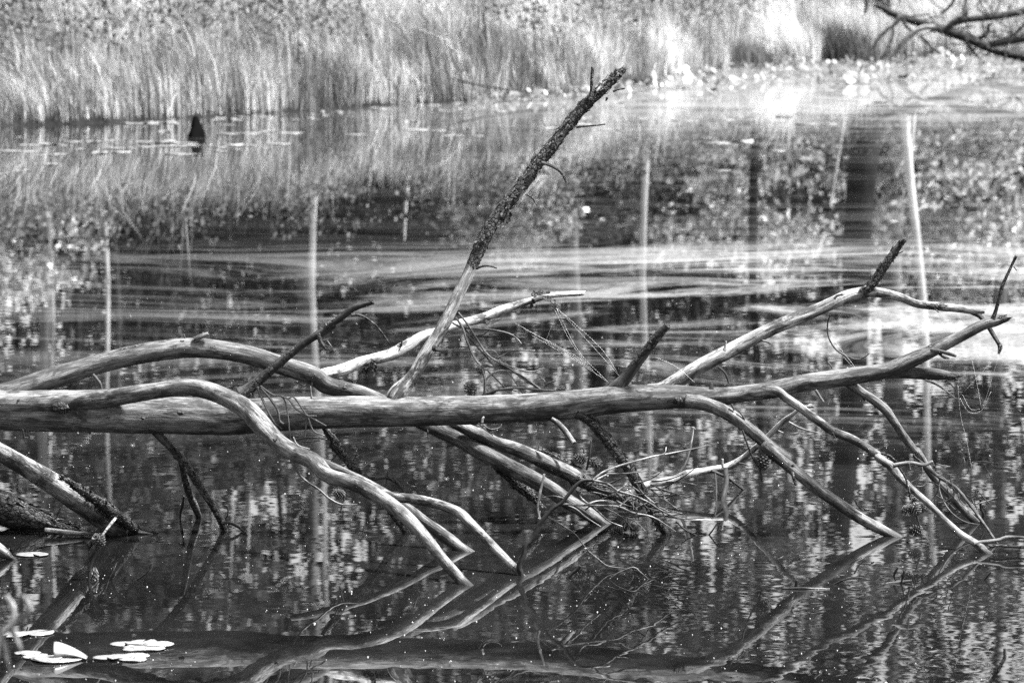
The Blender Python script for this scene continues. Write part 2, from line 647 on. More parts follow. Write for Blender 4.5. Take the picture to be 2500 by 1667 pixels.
def dark_herbs():
    n = 2200
    x = RNG.uniform(-15, 15, n)
    t_ = RNG.uniform(1.2, 8, n)
    y = shore(x) + t_
    k = patch(x, y, 0.45, 3.1) > -0.05
    x, y = x[k], y[k]
    idx = np.repeat(np.arange(len(x)), 26)
    h = (0.75 + 0.3 * RNG.normal(size=len(x)))[idx] * RNG.uniform(0.35, 1, len(idx)) ** 0.6
    C = np.stack([x[idx], y[idx], bank_z(x[idx], y[idx]) + np.clip(h, 0.1, 1.3)], 1) + RNG.normal(0, 0.13, (len(idx), 3)) * [1, 1, 0.4]
    V, Q = leaf_quads(C, 0.038)
    tag(link('undergrowth', fast_mesh('undergrowth', V, Q), leaf_material('dark_herb_leaf', 0.1, 0.25, 0.1, 0.7, 0.7)),
        'dark leafy herbs among the sedge on the far bank', 'undergrowth', kind='stuff')


dark_herbs()


# ------------------------------------------------------------------ woods behind the meadow (seen mirrored in the pond)
def simple_tube(P, R, n=8):
    P = np.asarray(P, float)
    m = len(P)
    V, Fc = [], []
    T = np.gradient(P, axis=0)
    T /= np.linalg.norm(T, axis=1)[:, None]
    ref = np.array([0, 1.0, 0.1]) if abs(T[0][1]) < 0.8 else np.array([1.0, 0, 0])
    for i in range(m):
        a = ref - T[i] * ref.dot(T[i]); a /= np.linalg.norm(a)
        b = np.cross(T[i], a)
        ref = a
        for k in range(n):
            th = 2 * math.pi * k / n
            V.append(P[i] + R[i] * (math.cos(th) * a + math.sin(th) * b))
    for i in range(m - 1):
        for k in range(n):
            Fc.append((i * n + k, i * n + (k + 1) % n, (i + 1) * n + (k + 1) % n, (i + 1) * n + k))
    Fc.append(tuple(range(n))[::-1])
    Fc.append(tuple((m - 1) * n + k for k in range(n)))
    return V, Fc


def join(parts):
    V, Fc = [], []
    for v, f in parts:
        o = len(V)
        V.extend(v)
        Fc.extend([tuple(i + o for i in q) for q in f])
    return V, Fc


def crown_mesh(name, kind, z0, z1, rad, nclump, per, size):
    cs = []
    for i in range(nclump):
        u = RNG.uniform()
        z = z0 + (z1 - z0) * u
        if kind == 'conifer':
            rr = rad * (1.05 - u) * RNG.uniform(0.3, 1.0)
        else:
            rr = rad * math.sqrt(max(0.05, 1 - (2 * u - 1) ** 2)) * RNG.uniform(0.2, 1.0) ** 0.5
        a = RNG.uniform(0, 2 * math.pi)
        cs.append((math.cos(a) * rr, math.sin(a) * rr, z))
    cs = np.array(cs)
    idx = np.repeat(np.arange(nclump), per)
    sg = rad * 0.17
    C = cs[idx] + RNG.normal(0, 1, (len(idx), 3)) * [sg, sg, sg * 0.55]
    V, Q = leaf_quads(C, size)
    return fast_mesh(name, V, Q)


CROWNS = [crown_mesh('crown', 'conifer', 7.5, 21, 2.9, 80, 44, 0.13), crown_mesh('crown', 'conifer', 5.0, 18, 2.5, 76, 44, 0.13),
          crown_mesh('crown', 'broad', 6.5, 17, 3.3, 64, 46, 0.14), crown_mesh('crown', 'broad', 4.2, 14, 2.8, 60, 46, 0.13),
          crown_mesh('crown', 'broad', 9.5, 19, 3.4, 60, 46, 0.14)]
for i, c in enumerate(CROWNS):
    c.materials.append(M_LEAFD if i < 2 else M_LEAF)
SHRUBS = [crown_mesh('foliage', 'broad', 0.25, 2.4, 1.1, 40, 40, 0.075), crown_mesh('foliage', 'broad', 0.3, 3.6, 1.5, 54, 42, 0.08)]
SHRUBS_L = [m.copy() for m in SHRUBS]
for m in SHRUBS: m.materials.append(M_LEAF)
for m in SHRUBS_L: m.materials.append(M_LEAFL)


def tree(px0, px1, Y, wpx, mat, label, name='tree', crown=0, height=20.0, group=None, bend=0.0, limbs=True, cat='tree', cs=1.0):
    """px0: column where the trunk's mirror image starts, px1: its column at the foot of the photograph"""
    x0 = (px0 - 1250) / F * Y
    z0 = float(bank_z(x0, Y)) - 0.1
    zt = 13.0
    x1 = (px1 - 1250) / F * Y
    lean = (x1 - x0) / zt
    r0 = wpx / 2 / F * Y
    loc = np.array([x0, Y, z0])
    o = empty(name, loc, label, cat, group)
    zs = np.linspace(0, height, 18)
    ph = RNG.uniform(0, 6)
    P = np.stack([lean * zs + bend * np.sin(zs * 0.55 + ph) - bend * math.sin(ph) + 0.06 * np.sin(zs * 0.9 + ph), 0.1 * np.sin(zs * 0.4 + ph), zs], 1)
    R = r0 * (1 - 0.72 * zs / height) * (1 + 0.45 * np.exp(-zs / 0.4))
    link('trunk', mesh_from('trunk', *simple_tube(P, R, 9)), mat, o)
    if limbs:
        parts = []
        for k in range(9):
            z = RNG.uniform(height * 0.28, height * 0.92)
            b = np.array([np.interp(z, zs, P[:, 0]), np.interp(z, zs, P[:, 1]), z])
            a = RNG.uniform(0, 2 * math.pi)
            L = RNG.uniform(0.9, 2.4)
            d = np.array([math.cos(a), math.sin(a), RNG.uniform(-0.1, 0.7)])
            q = [b, b + d * L * 0.5 + [0, 0, 0.08], b + d * L + [0, 0, RNG.uniform(-0.2, 0.3)]]
            rr = np.interp(z, zs, R) * 0.35
            parts.append(simple_tube(q, [rr, rr * 0.7, rr * 0.25], 5))
        tag(link('limbs', mesh_from('limbs', *join(parts)), mat, o), kind='stuff')
    if crown is not None:
        c = link('crown', CROWNS[crown], None, o)
        c.location = (P[12][0], P[12][1], 0)
        s = height / 20.0
        c.scale = (cs, cs, s)
        c.rotation_euler = (0, 0, RNG.uniform(0, 6.28))
    return o


tree(108, 96, 88, 30, M_TG, 'grey trunk mirrored near the left edge of the pond', crown=0)
tree(121, 116, 93, 13, M_TL, 'slim pale trunk mirrored beside the grey trunk near the left edge', crown=2)
tree(245, 276, 90, 12, M_TL, 'slim pale leaning trunk mirrored above the arched branch at left', crown=4)
tree(281, 284, 96, 12, M_TG, 'thin greyish straight trunk mirrored just right of the slim pale leaning one', crown=1)
tree(738, 772, 96, 44, M_TG, 'broad grey trunk mirrored behind the bright slender one left of centre', crown=2)
tree(764, 812, 87, 17, M_BIRCH, 'bright white slender trunk mirrored left of centre', name='birch_tree', crown=4, bend=0.05)
tree(1008, 1018, 94, 17, M_TL, 'short bright peeled trunk mirrored left of the tall broken branch', crown=None, height=3.1, bend=0.1, cat='dead tree', limbs=False)
tree(1403, 1410, 90, 30, M_TG, 'grey trunk mirrored right of the tall broken branch', crown=2)
tree(1462, 1470, 98, 50, M_TD, 'broad dark trunk mirrored between the two pale ones at centre right', crown=0)
tree(1573, 1588, 88, 17, M_TL, 'pale straight trunk mirrored above the short upright stub', crown=4)
tree(1838, 1868, 86, 24, M_TD, 'dark leaning trunk mirrored above the forked right branch', crown=1)
tree(2062, 2070, 84, 13, M_TL, 'thin wavy pale sapling mirrored near the right bank', crown=None, height=2.3, bend=0.2, limbs=False)
tree(2126, 2022, 83.5, 78, M_TD, 'very broad black trunk mirrored at right beside the white birch', crown=0, height=23)
tree(2180, 2190, 97, 62, M_TG, 'broad grey trunk mirrored between the black trunk and the white birch', crown=2, height=23)
tree(2208, 2332, 84.8, 23, M_BIRCH, 'brilliant white leaning birch mirrored at the right', name='birch_tree', crown=4, height=18, limbs=False)
tree(2236, 2290, 87, 12, M_TL, 'thin forked pale stem mirrored close to the white birch', crown=None, height=1.8, bend=0.1, limbs=False)
tree(2445, 2450, 92, 42, M_TG, 'grey trunk mirrored near the right edge of the pond', crown=2)
for k, (px, w) in enumerate([(505, 12), (552, 12), (600, 10)]):
    tree(px, px + 4, 104, w, M_TL, 'small pale stem, one of three mirrored in a row at left', crown=3, height=13, group='row of small pale stems')
for k, px in enumerate([-420, -240, 30, 180, 360, 440, 660, 880, 1120, 1240, 1330, 1520, 1690, 1760, 1930, 2020, 2370, 2540, 2700, 2880]):
    tree(px, px + RNG.uniform(-25, 25), 100 + (k * 7) % 19, RNG.uniform(16, 42), M_TD, 'dark tree deep in the wood behind the meadow',
         crown=k % 5 if k % 3 else None, height=RNG.uniform(17, 23) if px < 1850 else RNG.uniform(10.5, 12.5), group='dark trees in the wood behind the meadow')


def shrub(px, Y, v, sc, light, label, group=None):
    x = (px - 1250) / F * Y
    z = float(bank_z(x, Y)) - 0.05
    o = empty('shrub', (x, Y, z), label, 'shrub', group)
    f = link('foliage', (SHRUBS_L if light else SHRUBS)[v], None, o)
    f.scale = (sc, sc, sc)
    f.rotation_euler = (0, 0, RNG.uniform(0, 6))
    parts = []
    for k in range(5):
        a = RNG.uniform(0, 6.28)
        q = np.array([[0, 0, 0], [0.2 * math.cos(a), 0.2 * math.sin(a), 0.7], [0.6 * math.cos(a), 0.6 * math.sin(a), 1.7]]) * sc
        parts.append(simple_tube(q, [0.03, 0.022, 0.01], 5))
    tag(link('stems', mesh_from('stems', *join(parts)), M_TG, o), kind='stuff')


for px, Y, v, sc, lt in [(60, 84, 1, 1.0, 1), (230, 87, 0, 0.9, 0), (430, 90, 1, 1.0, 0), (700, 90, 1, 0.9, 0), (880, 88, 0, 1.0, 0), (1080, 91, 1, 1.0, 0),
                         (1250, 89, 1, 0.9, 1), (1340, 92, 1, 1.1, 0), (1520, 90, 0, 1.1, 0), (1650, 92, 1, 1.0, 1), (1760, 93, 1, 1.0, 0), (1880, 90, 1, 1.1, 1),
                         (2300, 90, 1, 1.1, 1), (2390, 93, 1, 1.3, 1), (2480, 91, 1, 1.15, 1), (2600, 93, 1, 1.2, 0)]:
    shrub(px, Y, v, sc, lt, 'pale leafy shrub painted as if sunlit at the edge of the wood' if lt else 'dim leafy shrub at the edge of the wood',
          'shrubs painted as if sunlit at the wood edge' if lt else 'dim shrubs at the wood edge')


def far_wood():
    n = 3400
    x = RNG.uniform(-34, 34, n)
    z = RNG.uniform(0.5, 1, n) ** 0.5 * 0 + RNG.uniform(1.0, 22, n) 
    keep = (pn(np.stack([x * 0.22, np.zeros(n), z * 0.16], 1)) > -0.46 + np.clip((z - 4) / 9, 0, 1) * (0.35 + 0.6 * np.clip((x - 0.5) / 6, 0, 1)))
    x, z = x[keep], z[keep]
    y = RNG.uniform(112, 128, len(x))
    idx = np.repeat(np.arange(len(x)), 90)
    C = np.stack([x[idx], y[idx], z[idx]], 1) + RNG.normal(0, 1, (len(idx), 3)) * [0.85, 0.75, 0.65]
    V, Q = leaf_quads(C, 0.135)
    tag(link('far_woods', fast_mesh('far_woods', V, Q), M_LEAFD), 'dim mass of foliage deep in the wood', 'woods', kind='stuff')


far_wood()


def understory():
    n = 1500
    x = RNG.uniform(-26, 26, n)
    z = RNG.uniform(1.0, 5.6, n) * (1 + 0.35 * pn(np.stack([x * 0.35, np.zeros(n), np.full(n, 6.1)], 1)))
    y = RNG.uniform(99, 109, n)
    idx = np.repeat(np.arange(n), 60)
    C = np.stack([x[idx], y[idx], z[idx] + 0.6], 1) + RNG.normal(0, 1, (len(idx), 3)) * [0.7, 0.6, 0.5]
    V, Q = leaf_quads(C, 0.11)
    tag(link('forest_undergrowth', fast_mesh('forest_undergrowth', V, Q), leaf_material('dark_undergrowth_leaf', 0.022, 0.2, 0.05, 0.8, 0.8)),
        'dark thicket under the trees of the wood', 'undergrowth', kind='stuff')


understory()


# ------------------------------------------------------------------ branches
def catmull(P, n_per):
    P = np.asarray(P, float)
    Q = np.vstack([2 * P[0] - P[1], P, 2 * P[-1] - P[-2]])
    out = []
    for i in range(len(P) - 1):
        p0, p1, p2, p3 = Q[i], Q[i + 1], Q[i + 2], Q[i + 3]
        for t in np.arange(n_per[i]) / n_per[i]:
            t2, t3 = t * t, t * t * t
            out.append(0.5 * ((2 * p1) + (-p0 + p2) * t + (2 * p0 - 5 * p1 + 4 * p2 - p3) * t2 + (-p0 + 3 * p1 - 3 * p2 + p3) * t3))
    out.append(P[-1])
    return np.array(out)


INFO = {}
SEEDN = [0]


def tube(name, parent, pts, Y, tone=0.36, bark=0.0, foot=False, flare=0.0, lump=0.09, jag=0.0, ext=0.28, label=None, start_in=0.0, segs=None):
    """pts: (crop, x, y, width[, bark]); Y: depth or (start, end); foot=True ends it in the water at the last point"""
    SEEDN[0] += 1
    so_ = SEEDN[0] * 3.17
    pix = [src(p[0], p[1], p[2]) for p in pts]
    dl = np.concatenate([[0], np.cumsum([math.dist(pix[i], pix[i + 1]) for i in range(len(pix) - 1)])])
    fr = dl / dl[-1]
    ys = [Y, Y] if isinstance(Y, (int, float)) else list(Y)
    if foot:
        yf = on_water(*pix[-1])[1]
        if len(ys) == 2 and isinstance(Y, (int, float)):
            ys = [Y, yf]
        else:
            ys[-1] = yf
    yy = np.interp(fr, np.linspace(0, 1, len(ys)), ys)
    A = []
    for i, p in enumerate(pts):
        w = at(pix[i][0], pix[i][1], yy[i])
        r = p[3] * K / 2 * yy[i] / F
        bk = p[4] if len(p) > 4 else bark
        A.append([*w, r, bk])
    A = np.array(A)
    if foot:
        d = A[-1, :3] - A[-2, :3]
        d /= np.linalg.norm(d)
        d[2] = min(d[2], -0.35)
        e = A[-1].copy()
        e[:3] += d * ext
        e[3] *= 1.05
        A = np.vstack([A, e])
    if start_in:
        d = A[0, :3] - A[1, :3]
        d /= np.linalg.norm(d)
        e = A[0].copy()
        e[:3] += d * start_in
        A = np.vstack([e, A])
    rmax = A[:, 3].max()
    nper = []
    for i in range(len(A) - 1):
        L = np.linalg.norm(A[i + 1, :3] - A[i, :3])
        step = min(max(0.22 * min(A[i, 3], A[i + 1, 3]), 0.0035), 0.02)
        nper.append(int(min(max(2, math.ceil(L / step)), 90)))
    C = catmull(A, nper)
    P, R, B = C[:, :3], np.maximum(C[:, 3], 0.0006), np.clip(C[:, 4], 0, 1)
    m = len(P)
    s = np.concatenate([[0], np.cumsum(np.linalg.norm(np.diff(P, axis=0), axis=1))])
    if flare:
        R = R * (1 + flare * np.exp(-(s / (1.3 * R[min(m - 1, 8)])) ** 1.3))
    n = segs or int(np.clip(rmax * 2 / 0.0042, 6, 44))
    T = np.gradient(P, axis=0)
    T /= np.linalg.norm(T, axis=1)[:, None] + 1e-12
    ref = np.array([0, -1.0, 0.0]) if abs(T[0][1]) < 0.9 else np.array([1.0, 0, 0])
    th = np.arange(n) * 2 * np.pi / n
    ct, st = np.cos(th), np.sin(th)
    N1 = np.zeros((m, 3)); N2 = np.zeros((m, 3))
    for i in range(m):
        a = ref - T[i] * ref.dot(T[i]); a /= np.linalg.norm(a)
        N1[i] = a
        N2[i] = np.cross(T[i], a)
        ref = a
    dirs = N1[:, None, :] * ct[None, :, None] + N2[:, None, :] * st[None, :, None]
    gcx = np.stack([R[:, None] * ct[None], R[:, None] * st[None], np.repeat(s[:, None], n, 1)], -1)
    g = gcx.reshape(-1, 3)
    rr = np.repeat(R, n)
    bb = np.repeat(B, n)
    q = np.stack([np.tile(ct, m), np.tile(st, m), np.repeat(s / rmax, n)], 1)
    if rmax > 0.004:
        d1 = pn(q * [0.9, 0.9, 0.22] + so_) * lump * 1.1                 # long swelling and fluting
        d2 = pn(q * [2.4, 2.4, 0.35] + so_ + 9) * lump * 0.6
        kb = np.minimum(1.0, 0.03 / rr)
        d3 = (pn(g * 170 + so_) * 0.10 + pn(g * 420 + so_) * 0.05) * bb * kb
        d4 = pn(q * [4.5, 4.5, 1.4] + so_ + 5) * lump * 0.3
        disp = (d1 + d2 + d3 + d4) * rr
    else:
        disp = pn(q * [0.6, 0.6, 0.5] + so_) * 0.22 * rr
    V = np.repeat(P, n, 0) + dirs.reshape(-1, 3) * (rr + disp)[:, None]
    if jag:
        e = np.exp(-(s[-1] - s) / (jag * 0.8 + 1e-6))
        jn = pn(np.stack([np.tile(ct, m) * 1.9, np.tile(st, m) * 1.9, np.full(m * n, so_)], 1))
        V += np.repeat(T, n, 0) * (np.repeat(e, n) * jn * jag)[:, None]
    faces = []
    for i in range(m - 1):
        b0, b1 = i * n, (i + 1) * n
        for k in range(n):
            k2 = (k + 1) % n
            faces.append((b0 + k, b0 + k2, b1 + k2, b1 + k))
    V = np.vstack([V, P[0], P[-1] - T[-1] * (0.4 * jag)])
    c0, c1 = m * n, m * n + 1
    for k in range(n):
        faces.append((c0, (k + 1) % n, k))
        faces.append((c1, (m - 1) * n + k, (m - 1) * n + (k + 1) % n))
    rl = root_loc(parent)
    me = mesh_from(name, (V - rl).tolist(), faces)
    vattr(me, 'gc', np.vstack([g, g[0], g[-1]]))
    fattr(me, 'bark', np.concatenate([bb, [bb[0]], [bb[-1]]]))
    fattr(me, 'tone', np.full(len(V), tone * 0.44))
    o = link(name, me, M_WOOD, parent)
    if label:
        o['label'] = label
    INFO[o.name] = (P, R, B, T, N1, N2, s)
    return o


def bark_flakes(o, n, size=0.014, thr=0.5, lift=1.0):
    """small upturned plates of bark still clinging to a limb"""
    P, R, B, T, N1, N2, s = INFO[o.name]
    idx = np.where((B > thr) & (P[:, 2] > -0.02))[0]
    if len(idx) < 3:
        return
    parts, tn = [], []
    rl = root_loc(o)
    for k in range(n):
        i = int(RNG.choice(idx))
        a = RNG.uniform(0, 2 * math.pi)
        nr = N1[i] * math.cos(a) + N2[i] * math.sin(a)
        tg = np.cross(T[i], nr)
        L, Wd = size * RNG.uniform(0.5, 1.6), size * RNG.uniform(0.4, 1.0)
        c = P[i] + nr * R[i] * 1.0
        tilt = RNG.uniform(0.05, 0.55) * lift * (1 if RNG.uniform() < 0.5 else -1)
        ax = T[i] * math.cos(tilt) + nr * abs(math.sin(tilt))
        if tilt < 0: ax = -T[i] * math.cos(tilt) + nr * abs(math.sin(tilt))
        up = np.cross(ax, tg) * (1 if np.dot(np.cross(ax, tg), nr) > 0 else -1)
        th = 0.0016
        v = []
        for zz in (0, th):
            v += [c - tg * Wd * .5 + up * zz, c + tg * Wd * .5 + up * zz,
                  c + ax * L * RNG.uniform(.7, 1.1) + tg * Wd * RNG.uniform(.2, .5) + up * zz, c + ax * L * RNG.uniform(.7, 1.1) - tg * Wd * RNG.uniform(.2, .5) + up * zz]
        f = [(3, 2, 1, 0), (4, 5, 6, 7), (0, 1, 5, 4), (1, 2, 6, 5), (2, 3, 7, 6), (3, 0, 4, 7)]
        parts.append(([x - rl for x in v], f))
    V, Fc = join(parts)
    me = mesh_from('bark_flakes', V, Fc, False)
    Va = np.array(V)
    vattr(me, 'gc', Va)
    fattr(me, 'bark', np.ones(len(V)))
    fattr(me, 'tone', np.full(len(V), 0.1))
    tag(link('bark_flakes', me, M_WOOD, o), kind='stuff')


def strip(name, parent, pts, Y, width, tone=0.06, bark=1.0, twist=0.6):
    """a peeling sheet of bark: a thin curled ribbon with thickness"""
    pix = [src(*p) for p in pts]
    P = catmull([at(a, b, Y) for a, b in pix], [7] * (len(pix) - 1))
    m = len(P)
    T = np.gradient(P, axis=0); T /= np.linalg.norm(T, axis=1)[:, None]
    V, tn = [], 5
    wr = width * K * Y / F
    for i in range(m):
        u = i / (m - 1)
        a0 = twist * u + 0.5
        sd_ = np.cross(T[i], [0, -1, 0]); sd_ /= np.linalg.norm(sd_)
        nr = np.array([0, -1.0, 0])
        wd = wr * (0.5 + 0.5 * math.sin(math.pi * min(1, 0.25 + u * 0.75))) * (1 + 0.35 * math.sin(u * 17 + Y))
        for lay in (0, 1):
            for k in range(tn):
                t_ = k / (tn - 1) - 0.5
                d = sd_ * math.cos(a0) + nr * math.sin(a0)
                nn = -sd_ * math.sin(a0) + nr * math.cos(a0)
                V.append(P[i] + d * wd * t_ + nn * (wd * 1.1 * t_ * t_ + lay * 0.0022))
    Fc = []
    w2 = tn * 2
    for i in range(m - 1):
        for k in range(tn - 1):
            a = i * w2 + k
            Fc.append((a, a + 1, a + w2 + 1, a + w2))
            b = a + tn
            Fc.append((b + w2, b + w2 + 1, b + 1, b))
        for k in (0, tn - 1):
            a = i * w2 + k
            Fc.append((a, a + w2, a + w2 + tn, a + tn))
    for i in (0, m - 1):
        for k in range(tn - 1):
            a = i * w2 + k
            Fc.append((a, a + tn, a + tn + 1, a + 1))
    rl = root_loc(parent)
    me = mesh_from(name, [v - rl for v in V], Fc)
    vattr(me, 'gc', np.array(V))
    fattr(me, 'bark', np.full(len(V), bark))
    fattr(me, 'tone', np.full(len(V), tone))
    return link(name, me, M_WOOD, parent)


def blob(name, parent, c, rad, tone=0.04, bark=1.0, rough=0.3, seed=1.0, nu=14, nv=9):
    V, Fc = [], []
    for j in range(nv + 1):
        ph = math.pi * j / nv
        for i in range(nu):
            th = 2 * math.pi * i / nu
            V.append((math.sin(ph) * math.cos(th), math.sin(ph) * math.sin(th), math.cos(ph)))
    V = np.array(V)
    d = 1 + rough * pn(V * 1.7 + seed) + rough * 0.6 * pn(V * 4.2 + seed)
    rl = root_loc(parent)
    Wv = V * d[:, None] * np.array(rad) + np.array(c) - rl
    for j in range(nv):
        for i in range(nu):
            a, b = j * nu + i, j * nu + (i + 1) % nu
            Fc.append((a, b, b + nu, a + nu))
    me = mesh_from(name, Wv.tolist(), Fc)
    vattr(me, 'gc', Wv)
    fattr(me, 'bark', np.full(len(V), bark))
    fattr(me, 'tone', np.full(len(V), tone))
    return link(name, me, M_WOOD, parent)


def knot(parent, c, x, y, w, h, Y, tone=0.05):
    px, py = src(c, x, y)
    sc = K * Y / F
    return blob('knot', parent, at(px, py, Y), (w * sc / 2, 0.012, h * sc / 2), tone, 0.6, 0.35, x * 0.01)


def cone_mesh():
    V, Fc = [], []
    n = 62
    for i in range(n):
        u = (i + 0.5) / n
        z = -0.5 + u
        prof = 0.34 * math.sqrt(max(0.02, 1 - (abs(z * 2 + 0.12)) ** 2.3)) + 0.03
        a = i * 2.399963
        rd = np.array([math.cos(a), math.sin(a), 0])
        tg = np.array([-math.sin(a), math.cos(a), 0])
        c = rd * prof * 0.55 + np.array([0, 0, z - 0.03])
        tip = rd * (prof * 1.16) + np.array([0, 0, z + 0.10])
        w = 0.105 * (0.45 + prof * 1.7)
        o = len(V)
        V += [c - tg * w * .5, c + tg * w * .5, tip + tg * w * 0.8, tip - tg * w * 0.8, tip + rd * 0.035 + np.array([0, 0, -0.03]),
              c + np.array([0, 0, -0.06])]
        Fc += [(o, o + 1, o + 2, o + 3), (o + 3, o + 2, o + 4), (o + 1, o + 5, o + 4, o + 2), (o + 5, o, o + 3, o + 4)]
    v, f = simple_tube([[0, 0, -.5], [0, 0, -.2], [0, 0, .25], [0, 0, .5]], [0.06, .2, .17, .04], 8)
    o = len(V)
    V += v
    Fc += [tuple(i + o for i in q) for q in f]
    me = mesh_from('pine_cone', V, Fc, False)
    me.materials.append(M_CONE)
    return me


CONE = cone_mesh()


def cone(parent, c, x, y, L, ang, Y, wide=1.0, label=None):
    """ang: screen angle of the tip direction, degrees (0 = right, 90 = up)"""
    px, py = src(c, x, y)
    o = link('pine_cone', CONE, None, parent)
    sc = L * K * Y / F
    o.scale = (sc * wide, sc * wide, sc)
    o.rotation_euler = (0.3 * math.sin(x), math.radians(90 - ang), 0)
    o.location = tuple(at(px, py, Y) - root_loc(parent))
    if label: o['label'] = label
    return o


# ---- the fallen pine
TR = empty('fallen_tree', on_water(400, 1306), 'bleached fallen pine trunk with bare branches lying just above the pond', 'fallen tree')
trunk = tube('trunk', TR, [(4, -1700, 1105, 310), (4, -1000, 1130, 300), (4, -420, 1150, 280), (4, -200, 1160, 272), (4, 0, 1176, 252), (4, 400, 1200, 236), (4, 800, 1212, 232), (4, 1150, 1216, 236), (4, 1450, 1222, 232),
                           (4, 1700, 1206, 216), (4, 1900, 1196, 212), (5, 130, 1190, 206), (5, 500, 1190, 190), (5, 1000, 1178, 184), (5, 1500, 1150, 188),
                           (5, 1800, 1114, 182), (5, 2000, 1102, 170), (6, 0, 1093, 150), (6, 200, 1098, 140), (6, 400, 1078, 112), (6, 600, 1053, 112),
                           (6, 800, 1008, 112), (6, 1000, 980, 112), (6, 1200, 950, 104), (6, 1350, 922, 98), (6, 1500, 862, 95), (6, 1650, 793, 80, .2), (6, 1800, 718, 72),
                           (6, 1950, 640, 70), (6, 2040, 612, 66, .3), (6, 2118, 588, 46, .6)], 16.0, 0.29, 0.0, lump=0.07, jag=0.03, segs=52)
b = {}
b['arch'] = tube('branch', TR, [(4, -420, 1150, 170), (4, -200, 1125, 160), (4, 20, 1078, 152), (4, 170, 1030, 142), (4, 340, 972, 140), (4, 600, 893, 130, .1), (4, 800, 838, 128, .25), (4, 1000, 803, 125, .3),
                                (4, 1200, 782, 128, .3), (4, 1400, 795, 122, .25), (4, 1600, 832, 122, .2), (4, 1800, 895, 120, .15), (4, 2000, 958, 118), (5, 0, 1022, 112), (5, 220, 1078, 98),
                                (5, 450, 1180, 98), (5, 620, 1262, 96), (5, 750, 1325, 96), (5, 850, 1372, 96), (5, 950, 1430, 100), (5, 1060, 1488, 100), (8, 1150, 185, 104),
                                (8, 1300, 262, 106), (8, 1420, 332, 102), (8, 1530, 408, 98), (8, 1640, 474, 92), (8, 1745, 548, 84)], (16.02, 16.22, 16.28, 16.26), 0.25, foot=True, lump=0.07,
                 label='long arched limb passing behind the trunk down into the water')
b['back'] = tube('branch', TR, [(5, -120, 990, 84), (5, -20, 952, 82), (5, 100, 920, 76), (5, 250, 862, 74), (5, 400, 825, 78), (5, 500, 772, 82), (5, 600, 712, 72), (5, 700, 680, 66), (5, 800, 642, 62), (5, 900, 615, 60),
                                (5, 1000, 588, 62), (5, 1100, 546, 58), (5, 1200, 510, 54), (5, 1300, 475, 48), (5, 1400, 450, 40), (5, 1500, 440, 37), (5, 1630, 433, 32)], (16.25, 16.75), 0.95, lump=0.14, jag=0.012,
                 label='bright bleached branch with peeling bark behind the tall spike')
b['spike'] = tube('branch', TR, [(5, 385, 1200, 50), (5, 415, 1128, 116), (5, 455, 1065, 124), (5, 510, 1005, 98), (5, 560, 938, 86), (5, 620, 830, 82), (5, 690, 720, 82), (5, 760, 600, 80), (5, 830, 450, 77), (5, 890, 330, 74, .15), (5, 930, 232, 78, .8),
                                 (5, 970, 140, 84, 1), (5, 1012, 60, 92, 1), (2, 1050, 1430, 88, 1), (2, 1120, 1332, 82, .8), (2, 1200, 1232, 82, .75), (2, 1270, 1140, 78, 1), (2, 1340, 1042, 80, 1), (2, 1420, 950, 80, 1),
                                 (2, 1500, 840, 72, 1), (2, 1580, 740, 72, 1), (2, 1660, 652, 70, .9), (2, 1740, 580, 68, .8), (2, 1810, 512, 60, .9), (2, 1860, 470, 46, 1), (2, 1895, 442, 24, 1)],
                  (16.0, 16.25), 0.8, lump=0.07, jag=0.02, label='tall upright branch with flaking bark on its upper half')
b['front'] = tube('branch', TR, [(4, -300, 1140, 200), (4, 60, 1135, 170), (4, 320, 1128, 150), (4, 520, 1118, 134), (4, 680, 1103, 120), (4, 800, 1085, 110), (4, 900, 1070, 108), (4, 1000, 1055, 104), (4, 1120, 1036, 106), (4, 1220, 1032, 108), (4, 1330, 1056, 112), (4, 1450, 1104, 116), (4, 1560, 1165, 130),
                                 (4, 1640, 1240, 136), (4, 1705, 1312, 124), (4, 1785, 1390, 114), (4, 1880, 1450, 108), (4, 2000, 1505, 104), (8, 0, 242, 98), (8, 150, 288, 96), (8, 280, 352, 94), (8, 390, 420, 92), (8, 480, 492, 88),
                                 (8, 560, 570, 82), (8, 640, 660, 76), (8, 710, 750, 74), (8, 780, 832, 74), (8, 840, 898, 72), (8, 880, 938, 68)], (15.985, 15.95, 15.72, 15.2, 14.8), 0.36, foot=True, lump=0.07,
                  label='pale curving branch crossing in front of the trunk down to the water')
b['fork'] = tube('branch', TR, [(8, 330, 362, 60), (8, 430, 382, 62), (8, 560, 396, 64), (8, 680, 420, 62), (8, 770, 450, 64), (8, 840, 482, 70), (8, 900, 540, 68), (8, 980, 620, 66), (8, 1060, 700, 62), (8, 1130, 770, 58),
                                (8, 1190, 830, 54), (8, 1232, 878, 44)], (15.3, 14.95), 0.45, foot=True, lump=0.06, label='elbowed side limb running to the water beside the twiggy branch')
b['wedge'] = tube('branch', TR, [(4, 1860, 1440, 50), (8, -60, 150, 52), (8, 150, 240, 52), (8, 350, 345, 56), (8, 520, 460, 64), (8, 620, 540, 72), (8, 720, 614, 80), (8, 800, 672, 84), (8, 870, 722, 78)], (15.95, 15.55), 0.36, foot=True,
                 label='straight limb entering the water behind the pale curving branch')
